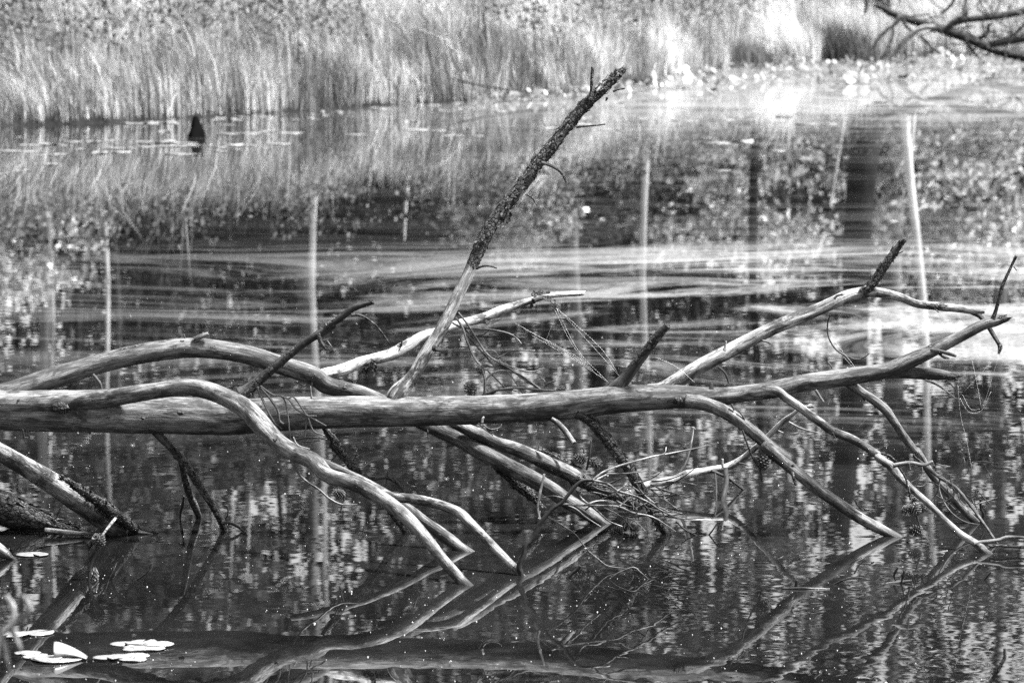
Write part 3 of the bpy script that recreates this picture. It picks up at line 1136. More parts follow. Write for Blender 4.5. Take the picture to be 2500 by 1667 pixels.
b['upright'] = tube('branch', TR, [(4, 1540, 1082, 84, .4), (4, 1590, 1042, 74, .5), (4, 1650, 990, 66, .5), (4, 1740, 915, 62, .4), (4, 1840, 830, 56, .4), (4, 1950, 745, 50, .3), (4, 2040, 690, 52, .4), (4, 2130, 635, 48, .3), (5, 0, 645, 47, .3), (5, 80, 590, 46, .3),
                                   (5, 160, 530, 44, .3), (5, 230, 505, 38, .4), (5, 286, 490, 34, .7)], (15.75, 15.7), 0.09, flare=0.25, jag=0.014, label='dark slanting branch rising in front of the arched limb')
b['stub'] = tube('branch', TR, [(5, 1740, 1150, 50), (5, 1795, 1085, 84), (5, 1850, 1030, 92), (5, 1888, 990, 80), (5, 1920, 950, 72, .2), (5, 1980, 870, 66, .5), (5, 2050, 780, 62, .5), (5, 2110, 700, 58, .5), (5, 2170, 635, 46, .6)], (16.02, 15.95), 0.14, jag=0.01,
                 label='short upright broken stub on the middle of the trunk')
b['rear_limb'] = tube('branch', TR, [(5, 800, 1262, 60), (5, 880, 1300, 76), (5, 980, 1342, 84), (8, 1080, 38, 86), (8, 1200, 76, 88), (8, 1330, 132, 92, .1), (8, 1450, 190, 98, .25), (8, 1550, 238, 100, .5), (8, 1640, 285, 92, .9), (8, 1760, 335, 86, 1),
                                     (8, 1900, 395, 82, 1), (8, 2010, 450, 74, 1)], (16.2, 16.75), 0.33, foot=True, label='limb with bark near its end behind the arched limb')
b['bark_limb'] = tube('branch', TR, [(5, 1590, 1195, 70, .7), (5, 1660, 1232, 72, 1), (5, 1710, 1280, 76, 1), (5, 1765, 1345, 74, 1), (5, 1825, 1425, 72, 1), (8, 1870, 130, 74, 1), (8, 1920, 195, 72, 1), (8, 1962, 272, 76, 1), (8, 2012, 362, 72, 1), (8, 2062, 452, 66, 1),
                                     (8, 2112, 542, 64, 1), (8, 2165, 618, 60, 1)], (15.98, 15.9), 0.1, foot=True, flare=0.2, label='dark flaking bark limb hanging into the water at centre')
b['pale_peg'] = tube('branch', TR, [(5, 1430, 1235, 34), (5, 1470, 1262, 34), (5, 1522, 1322, 38), (5, 1572, 1388, 34)], (15.95, 15.9), 0.45, jag=0.008, label='short pale peg under the trunk')
b['ragged'] = tube('branch', TR, [(8, 1060, 170, 50, 1), (8, 1140, 242, 56, 1), (8, 1230, 315, 70, 1), (8, 1300, 372, 58, 1), (8, 1350, 430, 34, 1)], (16.3, 16.35), 0.06, jag=0.02, label='ragged bark-covered stump of a branch under the arched limb')
b['thin_dark'] = tube('branch', TR, [(4, 2060, 1270, 46, .7), (4, 2100, 1330, 50, 1), (5, 60, 1400, 54, 1), (8, 30, 42, 54, 1), (8, 100, 120, 52, 1), (8, 170, 200, 50, 1), (8, 245, 262, 46, 1), (8, 340, 380, 46, 1), (8, 430, 505, 48, 1), (8, 475, 560, 50, 1), (8, 503, 612, 46, 1)], (16.08, 16.0),
                      0.08, foot=True, label='dark scaly branch passing behind the pale curving branch')
b['left_thin'] = tube('branch', TR, [(4, 975, 1300, 50, .3), (4, 1020, 1345, 54, .4), (4, 1065, 1392, 52, .4), (7, 1110, 88, 54, .6), (7, 1180, 172, 54, .6), (7, 1240, 260, 50, .7), (7, 1290, 340, 48, .7), (7, 1350, 430, 45, .7), (7, 1400, 520, 45, .7), (7, 1435, 592, 42, .7)],
                      (16.0, 16.04), 0.16, foot=True, flare=0.2, label='thin dark branch hanging from the trunk at left')
tube('twig', b['left_thin'], [(7, 1150, 150, 34, .8), (7, 1170, 220, 46, .9), (7, 1190, 300, 52, 1), (7, 1212, 372, 50, 1), (7, 1250, 460, 48, 1), (7, 1270, 512, 42, 1)], (16.1, 16.3), 0.08, foot=True, label='dark forked side twig dipping into the water')
tube('twig', b['left_thin'], [(7, 1415, 548, 24), (7, 1450, 545, 22), (7, 1490, 556, 20), (7, 1530, 580, 17), (7, 1556, 601, 13)], 16.04, 0.2, foot=True)
tube('twig', b['left_thin'], [(7, 1172, 375, 14), (7, 1165, 430, 20), (7, 1152, 480, 18), (7, 1150, 512, 14)], 16.3, 0.1, foot=True)
tube('twig', b['left_thin'], [(4, 1120, 1420, 12), (4, 1150, 1430, 9), (4, 1172, 1433, 5)], 16.0, 0.3)
b['right_up'] = tube('branch', TR, [(5, 2060, 1085, 120), (5, 2150, 1050, 112), (6, 30, 978, 102), (6, 150, 902, 98), (6, 300, 822, 96), (6, 450, 742, 92), (6, 600, 666, 88), (6, 750, 602, 86), (6, 900, 540, 82), (6, 1020, 486, 82, .1), (6, 1120, 446, 76, .2),
                                    (6, 1230, 426, 68, .3), (6, 1350, 440, 58, .1), (6, 1450, 466, 52), (6, 1540, 502, 50, .2), (6, 1680, 520, 50, .5), (6, 1800, 532, 46, .1), (6, 1900, 545, 45), (6, 1968, 545, 40)], (16.02, 16.25), 0.62, flare=0.25, lump=0.08, jag=0.01,
                    label='long pale branch bending over at the right')
u = tube('twig', b['right_up'], [(6, 1190, 430, 62, .5), (6, 1230, 395, 60, .9), (6, 1275, 345, 56, 1), (6, 1325, 268, 54, 1), (6, 1385, 185, 48, .9), (6, 1460, 85, 40, .7)], (16.15, 16.15), 0.2, jag=0.012, label='short bark-covered upright fork')
bark_flakes(u, 50, 0.013)
tube('twig', b['right_up'], [(6, 1880, 548, 40), (6, 1940, 580, 36), (6, 1985, 635, 34, .5), (6, 2020, 690, 33, .5), (6, 2055, 748, 30, .6), (6, 2068, 775, 34, .6), (6, 2058, 822, 14)], (16.25, 16.2), 0.16)
b['end_stub'] = tube('branch', TR, [(6, 1300, 942, 80), (6, 1420, 938, 84), (6, 1520, 940, 82), (6, 1640, 948, 76), (6, 1730, 958, 60, .3), (6, 1800, 968, 42, .5)], (16.02, 16.05), 0.22, jag=0.035, label='splintered broken stub under the upturned trunk end')
tube('twig', b['end_stub'], [(6, 1590, 985, 16), (6, 1680, 1025, 14), (6, 1790, 1106, 6)], 16.0, 0.6)
tube('twig', b['end_stub'], [(6, 1725, 985, 14), (6, 1760, 1020, 10), (6, 1787, 1052, 5)], 16.0, 0.45)
b['tip_twig'] = tube('branch', TR, [(6, 2022, 600, 36), (6, 2038, 555, 28, .4), (6, 2062, 470, 25, .5), (6, 2082, 390, 25, .6), (6, 2122, 300, 20, .6), (6, 2170, 198, 22, .8)], 15.97, 0.14, jag=0.006, label='thin dark upright twig near the trunk tip')
tube('twig', b['tip_twig'], [(6, 2155, 262, 10), (6, 2175, 290, 7)], 15.97, 0.3)
tube('twig', trunk, [(6, 1630, 795, 30), (6, 1700, 808, 28), (6, 1786, 832, 22)], (15.95, 15.88), 0.35, jag=0.004)
tube('twig', trunk, [(6, 1680, 820, 18, 1), (6, 1715, 842, 22, 1), (6, 1745, 848, 8, 1)], 15.93, 0.1)
b['right_down'] = tube('branch', TR, [(6, 60, 1110, 100), (6, 180, 1132, 100), (6, 310, 1188, 92), (6, 420, 1262, 82), (6, 520, 1340, 80), (6, 620, 1420, 78), (6, 720, 1490, 78), (9, 570, 58, 80), (9, 680, 150, 80), (9, 800, 250, 78), (9, 920, 342, 76), (9, 1050, 432, 76), (9, 1170, 512, 74),
                                      (9, 1290, 580, 70), (9, 1390, 632, 62)], (15.98, 15.9), 0.33, foot=True, flare=0.1, lump=0.08, label='straight branch slanting from the trunk into the water at right')
b['right_mid'] = tube('branch', TR, [(6, 430, 1075, 60), (6, 520, 1062, 72), (6, 590, 1048, 76), (6, 650, 1062, 68), (6, 710, 1105, 58), (6, 800, 1167, 56), (6, 900, 1240, 56), (6, 1000, 1310, 55), (6, 1120, 1362, 56), (6, 1220, 1420, 55), (6, 1320, 1490, 54), (9, 1290, 132, 55), (9, 1370, 185, 58), (9, 1425, 252, 52), (9, 1520, 342, 46),
                                     (9, 1620, 432, 44), (9, 1720, 532, 42), (9, 1820, 622, 46), (9, 1900, 668, 46), (9, 1950, 705, 50), (9, 1985, 738, 50)], (15.985, 15.9, 15.47), 0.44, foot=True, lump=0.1, label='pale wavy branch reaching the water near the right edge')
b['right_rear'] = tube('branch', TR, [(6, 1060, 985, 60), (6, 1120, 1018, 60), (6, 1180, 1060, 58), (6, 1260, 1112, 62), (6, 1340, 1182, 60), (6, 1400, 1262, 55), (6, 1450, 1342, 55), (6, 1520, 1432, 52), (9, 1540, 92, 55), (9, 1620, 222, 52), (9, 1700, 312, 55), (9, 1780, 402, 52), (9, 1850, 475, 50), (9, 1915, 545, 46)],
                       (16.02, 16.3), 0.28, foot=True, flare=0.2, lump=0.09, label='rear branch curving down to the water beside the pale wavy one')
b['white_low'] = tube('branch', TR, [(8, 2000, 318, 46), (8, 2060, 300, 52), (8, 2221, 266, 52), (9, 80, 236, 54), (9, 200, 212, 50), (9, 330, 190, 50), (9, 430, 132, 45), (9, 490, 82, 42), (9, 545, 36, 40), (6, 600, 1335, 38), (6, 660, 1270, 36), (6, 740, 1210, 28), (6, 800, 1165, 24), (6, 880, 1155, 18)],
                      (17.0, 17.2, 17.0), 0.66, lump=0.14, label='bleached white branch low over the water behind the right branches')
for pts, tn, ft in [([(9, 230, 215, 22), (9, 290, 240, 20), (9, 350, 275, 18), (9, 430, 336, 14)], .12, True), ([(9, 300, 195, 20), (9, 296, 165, 20), (9, 298, 138, 16)], .6, False),
                    ([(9, -20, 265, 28), (9, 30, 215, 24), (9, 60, 160, 22), (9, 90, 60, 24), (6, 110, 1285, 22)], .55, False), ([(6, 720, 1255, 16), (6, 800, 1295, 13), (6, 910, 1325, 10)], .4, False),
                    ([(9, 250, 230, 12), (9, 258, 310, 12), (9, 258, 402, 12)], .08, True), ([(9, 318, 205, 34), (9, 322, 290, 36), (9, 300, 402, 38)], .05, True), ([(6, 650, 1310, 14), (6, 690, 1325, 8)], .5, False),  # the thickest dark twig is added in place of a stub's dark reflection
                    ([(6, 110, 1295, 12), (6, 128, 1300, 8)], .5, False), ([(9, 400, 165, 14), (9, 440, 172, 10), (9, 465, 188, 6)], .1, False), ([(6, 840, 1160, 14), (6, 855, 1145, 16), (6, 885, 1155, 8)], .6, False)]:
    tube('twig', b['white_low'], pts, 17.12, tn, foot=ft)
b['twiggy'] = tube('branch', TR, [(8, 1236, 882, 40), (8, 1222, 822, 42), (8, 1250, 752, 38), (8, 1266, 692, 39), (8, 1310, 640, 37), (8, 1355, 552, 36), (8, 1400, 492, 30), (8, 1440, 452, 30), (8, 1490, 420, 28), (8, 1540, 360, 28), (8, 1590, 302, 27), (8, 1635, 276, 26), (8, 1700, 275, 22)], (14.92, 14.95), 0.07,
                   start_in=0.1, label='slender twiggy branch rising in front of the arched limb')
for pts, tn in [([(8, 1690, 275, 20), (8, 1760, 222, 16), (8, 1850, 186, 14), (8, 1950, 156, 13), (8, 2080, 122, 12), (8, 2221, 96, 10), (9, 180, 60, 7)], .5), ([(8, 1690, 272, 20), (8, 1790, 302, 17), (8, 1850, 342, 16), (8, 1950, 372, 15), (8, 2040, 412, 15), (8, 2120, 462, 13), (8, 2221, 512, 10), (9, 60, 520, 7)], .45),
                ([(8, 1490, 424, 18), (8, 1600, 432, 15), (8, 1700, 436, 14), (8, 1850, 442, 13), (8, 1950, 482, 12), (8, 2080, 512, 11), (8, 2221, 602, 8)], .5), ([(8, 1495, 422, 14), (8, 1580, 457, 12), (8, 1650, 512, 11), (8, 1742, 570, 7)], .5),
                ([(8, 1510, 392, 14), (8, 1440, 376, 12), (8, 1368, 386, 8)], .5), ([(8, 1358, 545, 20), (8, 1340, 455, 18), (8, 1350, 380, 19), (8, 1365, 310, 18), (8, 1381, 236, 16)], .45), ([(8, 1398, 505, 15), (8, 1480, 552, 13), (8, 1580, 622, 12), (8, 1650, 712, 12), (8, 1720, 772, 11), (8, 1790, 822, 10), (8, 1900, 836, 7)], .45),
                ([(8, 1585, 335, 14), (8, 1620, 392, 13), (8, 1700, 452, 13), (8, 1790, 532, 11), (8, 1880, 570, 7)], .5), ([(8, 1780, 232, 14), (8, 1900, 232, 12), (8, 2032, 212, 8)], .45), ([(8, 1845, 345, 11), (8, 1890, 310, 10), (8, 1915, 280, 6)], .5), ([(8, 1640, 432, 12), (8, 1720, 406, 10), (8, 1800, 406, 7)], .5),
                ([(8, 1345, 520, 10), (8, 1355, 470, 8)], .4), ([(8, 1640, 710, 10), (8, 1690, 702, 7)], .4), ([(8, 1860, 440, 10), (8, 1960, 380, 9), (8, 2050, 465, 6)], .4), ([(8, 2050, 470, 8), (8, 1990, 478, 8), (8, 1920, 495, 5)], .5), ([(8, 1700, 275, 14), (8, 1800, 230, 11)], .45), ([(8, 2100, 120, 8), (8, 2150, 100, 6), (8, 2160, 62, 6)], .7)]:
    tube('twig', b['twiggy'], pts, (14.94, 15.05), tn)
# twigs along the limbs
for par, pts, Y, tn, bk in [
    ('spike', [(2, 1672, 640, 34), (2, 1682, 590, 26), (2, 1684, 520, 23), (2, 1690, 428, 22)], 16.2, .12, .8), ('spike', [(2, 1820, 585, 16), (2, 1850, 572, 15), (2, 1896, 566, 10)], 16.2, .12, .5), ('spike', [(2, 1585, 812, 18), (2, 1640, 806, 15), (2, 1700, 802, 12), (2, 1772, 794, 9)], 16.15, .12, .5),
    ('spike', [(2, 1362, 1038, 26), (2, 1410, 1052, 24), (2, 1460, 1078, 18), (2, 1500, 1118, 15), (2, 1522, 1166, 12)], 16.08, .14, .5), ('spike', [(2, 1262, 1240, 16), (2, 1300, 1258, 13), (2, 1322, 1288, 12), (2, 1336, 1312, 8)], 16.05, .12, .5), ('spike', [(5, 945, 278, 20), (5, 985, 262, 16), (5, 1030, 260, 13), (5, 1080, 274, 9)], 16.02, .1, .5),
    ('upright', [(4, 2028, 690, 30), (4, 2045, 740, 30), (4, 2065, 770, 22), (4, 2085, 798, 9)], 15.66, .1, .8), ('upright', [(4, 2055, 735, 12), (4, 2095, 728, 7)], 15.66, .15, .3), ('upright', [(4, 2062, 758, 14), (4, 2090, 768, 9), (4, 2118, 778, 5)], 15.66, .25, .3),
    ('upright', [(5, 150, 572, 24), (5, 195, 570, 20), (5, 250, 594, 16), (5, 310, 642, 14), (5, 355, 697, 12), (5, 392, 752, 8)], 15.68, .14, .4), ('upright', [(5, 225, 585, 10), (5, 250, 570, 7)], 15.68, .2, .3), ('upright', [(5, -5, 735, 12), (5, 15, 760, 8), (5, 30, 778, 5)], 15.66, .3, 0),
    ('right_up', [(6, 985, 570, 12), (6, 968, 632, 11), (6, 974, 712, 11), (6, 1018, 788, 12), (6, 1090, 834, 11), (6, 1160, 855, 10), (6, 1205, 838, 10), (6, 1234, 816, 9)], 16.1, .14, 0), ('right_up', [(6, 275, 905, 18), (6, 310, 938, 15), (6, 328, 975, 14), (6, 336, 1008, 12)], 16.0, .14, 0),
    ('right_up', [(6, 552, 735, 16), (6, 580, 742, 18), (6, 606, 754, 14)], 15.97, .6, 0), ('right_up', [(6, 310, 800, 24), (6, 316, 770, 18), (6, 320, 738, 12)], 16.03, .6, 0), ('right_up', [(6, 1010, 470, 18), (6, 1030, 448, 14), (6, 1065, 440, 12)], 16.1, .3, 0), ('right_up', [(6, 1650, 530, 14), (6, 1678, 556, 8)], 16.2, .1, 1),
    ('right_down', [(6, 425, 1305, 15), (6, 452, 1385, 14), (6, 485, 1470, 14), (9, 515, 170, 16), (9, 538, 215, 13), (9, 550, 286, 10)], 15.94, .1, .5), ('right_down', [(9, 742, 225, 26), (9, 755, 270, 24), (9, 766, 306, 18)], 15.9, .1, .6), ('right_down', [(9, 608, 95, 20), (9, 616, 130, 22), (9, 612, 166, 12)], 15.93, .08, .8),
    ('right_down', [(9, 1140, 400, 12), (9, 1165, 440, 12), (9, 1200, 472, 10)], 15.9, .08, .5), ('right_down', [(9, 1200, 460, 14), (9, 1230, 462, 14), (9, 1268, 482, 9)], 15.88, .12, .5), ('right_down', [(6, 355, 1140, 16), (6, 372, 1180, 12)], 15.95, .3, 0), ('right_down', [(6, 400, 1175, 12), (6, 440, 1240, 10)], 15.95, .3, 0),
    ('right_mid', [(9, 1385, 182, 32), (9, 1440, 170, 28), (9, 1500, 164, 27), (9, 1570, 178, 24), (9, 1610, 170, 22), (9, 1640, 154, 20)], 15.68, .34, 0), ('right_mid', [(9, 1485, 165, 16), (9, 1490, 190, 14), (9, 1494, 210, 16)], 15.66, .3, 0), ('right_mid', [(9, 1900, 680, 34), (9, 1960, 668, 28), (9, 2060, 655, 24), (9, 2120, 636, 24), (9, 2260, 642, 20), (9, 2360, 640, 18)], 15.5, .34, 0),
    ('right_mid', [(9, 2095, 640, 14), (9, 2105, 605, 9)], 15.5, .12, .4), ('right_mid', [(9, 1430, 200, 14, .8), (9, 1455, 240, 16, .8), (9, 1475, 290, 15, .8), (9, 1490, 350, 16, .8), (9, 1496, 400, 14, .8)], 15.72, .1, .8), ('right_mid', [(9, 1310, 105, 18), (9, 1360, 118, 18), (9, 1410, 155, 12)], 15.7, .12, .5),
    ('right_mid', [(9, 1535, 490, 16), (9, 1545, 530, 14), (9, 1556, 570, 12)], 15.75, .1, .6), ('right_mid', [(6, 1000, 1320, 12), (6, 1015, 1355, 7)], 15.8, .1, 0), ('right_mid', [(9, 2000, 700, 22), (9, 2060, 690, 20), (9, 2140, 698, 20), (9, 2260, 700, 16)], 15.47, .08, .4),
    ('right_rear', [(9, 1560, 160, 30), (9, 1640, 222, 28), (9, 1690, 262, 26), (9, 1760, 302, 24), (9, 1815, 352, 22), (9, 1870, 422, 22), (9, 1930, 502, 20), (9, 2000, 602, 18), (9, 2055, 685, 16)], (16.05, 15.7), .2, 0), ('right_rear', [(9, 1685, 262, 13), (9, 1678, 320, 12), (9, 1695, 382, 12), (9, 1740, 460, 12), (9, 1800, 515, 11), (9, 1860, 545, 11), (9, 1930, 556, 9)], 15.98, .25, 0),
    ('right_rear', [(9, 1800, 345, 10), (9, 1810, 400, 9), (9, 1850, 435, 8), (9, 1900, 428, 8)], 16.0, .3, 0), ('right_rear', [(9, 1515, 110, 16), (9, 1530, 130, 14), (9, 1600, 180, 10)], 16.1, .1, .5), ('right_rear', [(6, 1195, 1090, 22), (6, 1205, 1122, 12)], 16.05, .1, .5), ('right_rear', [(9, 1640, 165, 14), (9, 1660, 215, 9)], 16.1, .1, 0),
    ('bark_limb', [(8, 1838, 122, 12), (8, 1825, 145, 9), (8, 1812, 160, 5)], 15.93, .1, .5), ('bark_limb', [(8, 2060, 400, 16), (8, 2090, 410, 14), (8, 2115, 440, 12), (8, 2120, 465, 8)], 15.9, .08, .5), ('thin_dark', [(8, 240, 270, 30), (8, 310, 262, 28), (8, 380, 256, 28), (8, 430, 282, 26), (8, 470, 318, 24), (8, 492, 362, 20)], 16.0, .14, .4),
    ('thin_dark', [(8, 380, 255, 12), (8, 383, 215, 7)], 16.0, .1, .4), ('thin_dark', [(8, 378, 260, 12), (8, 372, 300, 8), (8, 360, 325, 6)], 16.0, .1, .4), ('thin_dark', [(8, 60, 165, 9), (8, 64, 190, 7)], 16.03, .1, .4), ('thin_dark', [(8, 88, 188, 12), (8, 140, 165, 8)], 16.03, .1, .4), ('thin_dark', [(8, 165, 150, 12), (8, 185, 105, 7)], 16.05, .1, .4),
    ('thin_dark', [(8, 225, 200, 13), (8, 270, 160, 12), (8, 342, 140, 8)], 16.02, .35, .1), ('thin_dark', [(8, 85, 60, 10), (8, 60, 105, 9), (8, 18, 158, 6)], 16.05, .12, .4), ('front', [(8, 548, 580, 16), (8, 562, 620, 12), (8, 580, 655, 8)], 15.1, .35, .1), ('front', [(7, 1870, 160, 14), (7, 1900, 225, 14), (7, 1960, 285, 14), (7, 2030, 330, 14), (7, 2100, 390, 13), (7, 2180, 428, 12), (7, 2280, 430, 9)], 15.45, .4, 0),
    ('front', [(7, 2200, 370, 14), (7, 2185, 430, 14), (7, 2172, 480, 12)], 15.5, .16, .3), ('front', [(7, 1870, 0, 10), (7, 1900, 50, 10), (7, 1975, 76, 7)], 15.5, .4, 0), ('front', [(4, 1655, 1150, 40), (4, 1668, 1140, 24)], 15.7, .3, .1),
    ('rear_limb', [(8, 1650, 210, 16), (8, 1668, 130, 15), (8, 1680, 20, 13)], 16.45, .12, .4), ('rear_limb', [(8, 1635, 105, 12), (8, 1632, 70, 10)], 16.45, .12, .4), ('arch', [(4, 592, 950, 22), (4, 615, 975, 19), (4, 640, 1010, 16), (4, 650, 1052, 12)], 16.1, .14, .4), ('arch', [(4, 1240, 730, 40, .2), (4, 1290, 706, 36, .2), (4, 1328, 690, 26, .2)], 16.2, .45, .1),
    ('arch', [(4, 1180, 720, 14), (4, 1172, 695, 10)], 16.2, .12, .5), ('arch', [(5, 632, 1290, 18, 1), (5, 640, 1330, 14, 1), (5, 640, 1362, 6, 1)], 16.2, .06, 1), ('stub', [(5, 2062, 750, 9), (5, 2055, 722, 5)], 15.9, .5, 0)]:
    tube('twig', b[par], pts, Y, tn, bk)
for pts, tn in [([(4, 145, 1300, 18), (4, 152, 1340, 16), (4, 158, 1368, 12), (4, 166, 1392, 8)], .12), ([(4, 154, 1352, 9), (4, 180, 1354, 5)], .2), ([(4, 1988, 1105, 16), (4, 1984, 1070, 11), (4, 1980, 1026, 9)], .3), ([(4, 570, 1318, 18), (4, 578, 1332, 10)], .1), ([(6, 890, 1050, 20), (6, 915, 1088, 18), (6, 943, 1128, 14)], .3),
                ([(6, 800, 955, 10), (6, 802, 938, 6)], .1), ([(6, 970, 872, 9), (6, 985, 890, 8), (6, 997, 915, 8)], .5), ([(5, 985, 1260, 18), (5, 990, 1232, 16), (5, 998, 1222, 12)], .6), ([(5, 960, 1262, 10), (5, 1000, 1300, 9), (5, 1055, 1340, 7)], .4), ([(5, 990, 1270, 8), (5, 1040, 1300, 8), (5, 1095, 1290, 7), (5, 1110, 1268, 5)], .4), ([(6, 225, 1045, 40), (6, 228, 1005, 16)], .08)]:
    tube('twig', trunk, pts, 15.93, tn)
# fine tangle where the bark limb and the rear limb meet the water
for k in range(44):
    x0, y0 = RNG.uniform(1640, 2160), RNG.uniform(280, 520)
    a = RNG.uniform(-0.9, 1.3)
    L = RNG.uniform(90, 300)
    bd = RNG.normal(0, 0.5)
    pts = [(8, x0 + L * t_ * math.cos(a + bd * t_), min(640, y0 + L * t_ * math.sin(a + bd * t_) * 0.7), 11 - 5 * t_) for t_ in (0, .3, .6, 1)]
    tube('twig', b['bark_limb'], pts, (15.9, 15.75), [.3, .1, .45][k % 3])
for k in range(26):
    x0, y0 = RNG.uniform(1380, 2000), RNG.uniform(120, 420)
    a = RNG.uniform(-0.4, 1.6)
    L = RNG.uniform(60, 170)
    bd = RNG.normal(0, 0.8)
    pts = [(9, x0 + L * t_ * math.cos(a + bd * t_), y0 + L * t_ * math.sin(a + bd * t_), 9 - 4 * t_) for t_ in (0, .3, .6, 1)]
    tube('twig', b['right_mid'] if x0 < 1700 else b['right_rear'], pts, 15.75, [.3, .1][k % 2])
# dead twig spray behind the trunk, hanging from the bright branch
for pts in [[(5, 818, 588, 16), (5, 860, 652, 19), (5, 890, 742, 18), (5, 940, 852, 19), (5, 980, 902, 20), (5, 1002, 982, 20), (5, 1000, 1085, 19)], [(5, 832, 556, 14), (5, 900, 642, 15), (5, 950, 722, 16), (5, 1010, 812, 15), (5, 1070, 862, 15), (5, 1160, 912, 14), (5, 1250, 982, 13), (5, 1400, 1072, 11)],
            [(5, 795, 622, 12), (5, 860, 652, 13), (5, 960, 660, 12), (5, 1070, 670, 11), (5, 1160, 692, 11), (5, 1205, 722, 13), (5, 1236, 756, 9)], [(5, 885, 690, 13), (5, 960, 782, 12), (5, 1040, 872, 11), (5, 1066, 902, 7)], [(5, 1078, 845, 11), (5, 1125, 825, 10), (5, 1180, 800, 10), (5, 1323, 800, 9)],
            [(5, 1000, 1010, 14), (5, 1030, 960, 14), (5, 1100, 926, 14), (5, 1200, 942, 14), (5, 1300, 1002, 13), (5, 1392, 1072, 11)], [(5, 1095, 868, 11), (5, 1180, 906, 10), (5, 1280, 932, 10), (5, 1340, 925, 9), (5, 1382, 908, 7)], [(5, 1145, 928, 10), (5, 1200, 1002, 10), (5, 1252, 1085, 9)],
            [(5, 955, 872, 10), (5, 1030, 832, 10), (5, 1095, 852, 9)], [(5, 985, 1085, 19), (5, 1080, 1052, 19), (5, 1200, 1036, 19), (5, 1330, 1046, 18), (5, 1455, 1056, 14)], [(5, 898, 745, 10), (5, 912, 825, 9), (5, 890, 870, 10), (5, 888, 908, 7)], [(5, 1015, 922, 10), (5, 1080, 985, 10), (5, 1140, 1040, 9), (5, 1205, 1058, 7)],
            [(5, 858, 642, 11), (5, 905, 690, 11), (5, 975, 702, 10), (5, 1028, 672, 7)], [(5, 1000, 800, 9), (5, 1060, 802, 9), (5, 1100, 845, 8), (5, 1150, 890, 6)], [(5, 955, 712, 8), (5, 1012, 708, 6)], [(5, 1380, 1035, 9), (5, 1410, 1005, 10), (5, 1458, 992, 8)], [(5, 1330, 990, 8), (5, 1370, 978, 8), (5, 1388, 1000, 5)],
            [(5, 1002, 1020, 9), (5, 1040, 1075, 9), (5, 1100, 1040, 8)], [(5, 1120, 1045, 8), (5, 1180, 1080, 6)], [(5, 1085, 840, 7), (5, 1105, 798, 5)], [(5, 1100, 870, 8), (5, 1140, 858, 5)]]:
    tube('twig', b['back'], pts, 16.3, 0.3)
# dead twig spray in front of the trunk
for pts in [[(4, 1640, 1030, 20), (4, 1680, 1122, 18), (4, 1740, 1242, 18), (4, 1795, 1300, 16)], [(4, 1665, 1035, 20), (4, 1722, 1102, 19), (4, 1772, 1182, 18), (4, 1782, 1245, 18), (4, 1808, 1268, 18)], [(4, 1660, 1025, 15), (4, 1740, 1080, 13), (4, 1830, 1102, 13), (4, 1890, 1172, 12), (4, 1960, 1212, 12), (4, 2082, 1280, 9)],
            [(4, 1730, 1085, 12), (4, 1790, 1088, 12), (4, 1822, 1132, 12), (4, 1840, 1242, 11), (4, 1852, 1390, 10)], [(4, 1835, 1105, 11), (4, 1875, 1098, 11), (4, 1922, 1162, 11), (4, 1952, 1222, 11), (4, 1945, 1372, 9)], [(4, 1955, 1216, 11), (4, 2020, 1216, 14)], [(4, 1968, 1230, 11), (4, 2000, 1310, 11), (4, 2072, 1342, 9)],
            [(4, 1875, 1368, 16), (4, 1980, 1352, 14), (4, 2085, 1365, 10)], [(4, 1840, 1330, 10), (4, 1870, 1382, 9), (4, 1970, 1422, 6)], [(4, 1880, 1370, 14), (4, 1950, 1378, 12), (4, 2040, 1372, 10)], [(4, 1920, 1360, 10), (4, 1935, 1410, 6)]]:
    tube('twig', b['upright'], pts, 15.72, 0.26)
# bark, peeling sheets, knots
bark_flakes(b['spike'], 260, 0.013, 0.55)
bark_flakes(b['bark_limb'], 140, 0.012)
bark_flakes(b['rear_limb'], 90, 0.013)
bark_flakes(b['ragged'], 50, 0.016)
bark_flakes(b['thin_dark'], 70, 0.009)
bark_flakes(b['left_thin'], 40, 0.009, 0.55, 0.6)
for par, pts, Y, w in [('back', [(5, 290, 850), (5, 270, 900), (5, 240, 925), (5, 238, 965)], 16.3, 44), ('back', [(5, 300, 880), (5, 290, 920), (5, 288, 958)], 16.3, 30), ('back', [(5, 235, 900), (5, 215, 930), (5, 210, 940)], 16.3, 26), ('back', [(5, 990, 625), (5, 1040, 625), (5, 1110, 598)], 16.5, 30),
                       ('back', [(5, 1300, 450), (5, 1350, 440), (5, 1420, 435)], 16.6, 40), ('back', [(5, 1310, 470), (5, 1295, 505), (5, 1288, 530)], 16.6, 32), ('back', [(5, 1370, 460), (5, 1430, 490), (5, 1470, 530)], 16.58, 36), ('back', [(5, 440, 795), (5, 470, 770), (5, 480, 735)], 16.4, 24),
                       ('rear_limb', [(8, 1330, 72), (8, 1380, 85), (8, 1430, 112)], 16.4, 26), ('rear_limb', [(8, 1430, 100), (8, 1520, 155), (8, 1620, 205)], 16.45, 24), ('spike', [(2, 1160, 1340), (2, 1150, 1390), (2, 1135, 1430)], 16.05, 30), ('spike', [(2, 1075, 1440), (2, 1105, 1445), (2, 1130, 1455)], 16.03, 34), ('spike', [(2, 1780, 620), (2, 1770, 645)], 16.15, 16),
                       ('upright', [(4, 1600, 1070), (4, 1612, 1095)], 15.72, 20)]:
    strip('bark_peel', b[par], pts, Y, w)
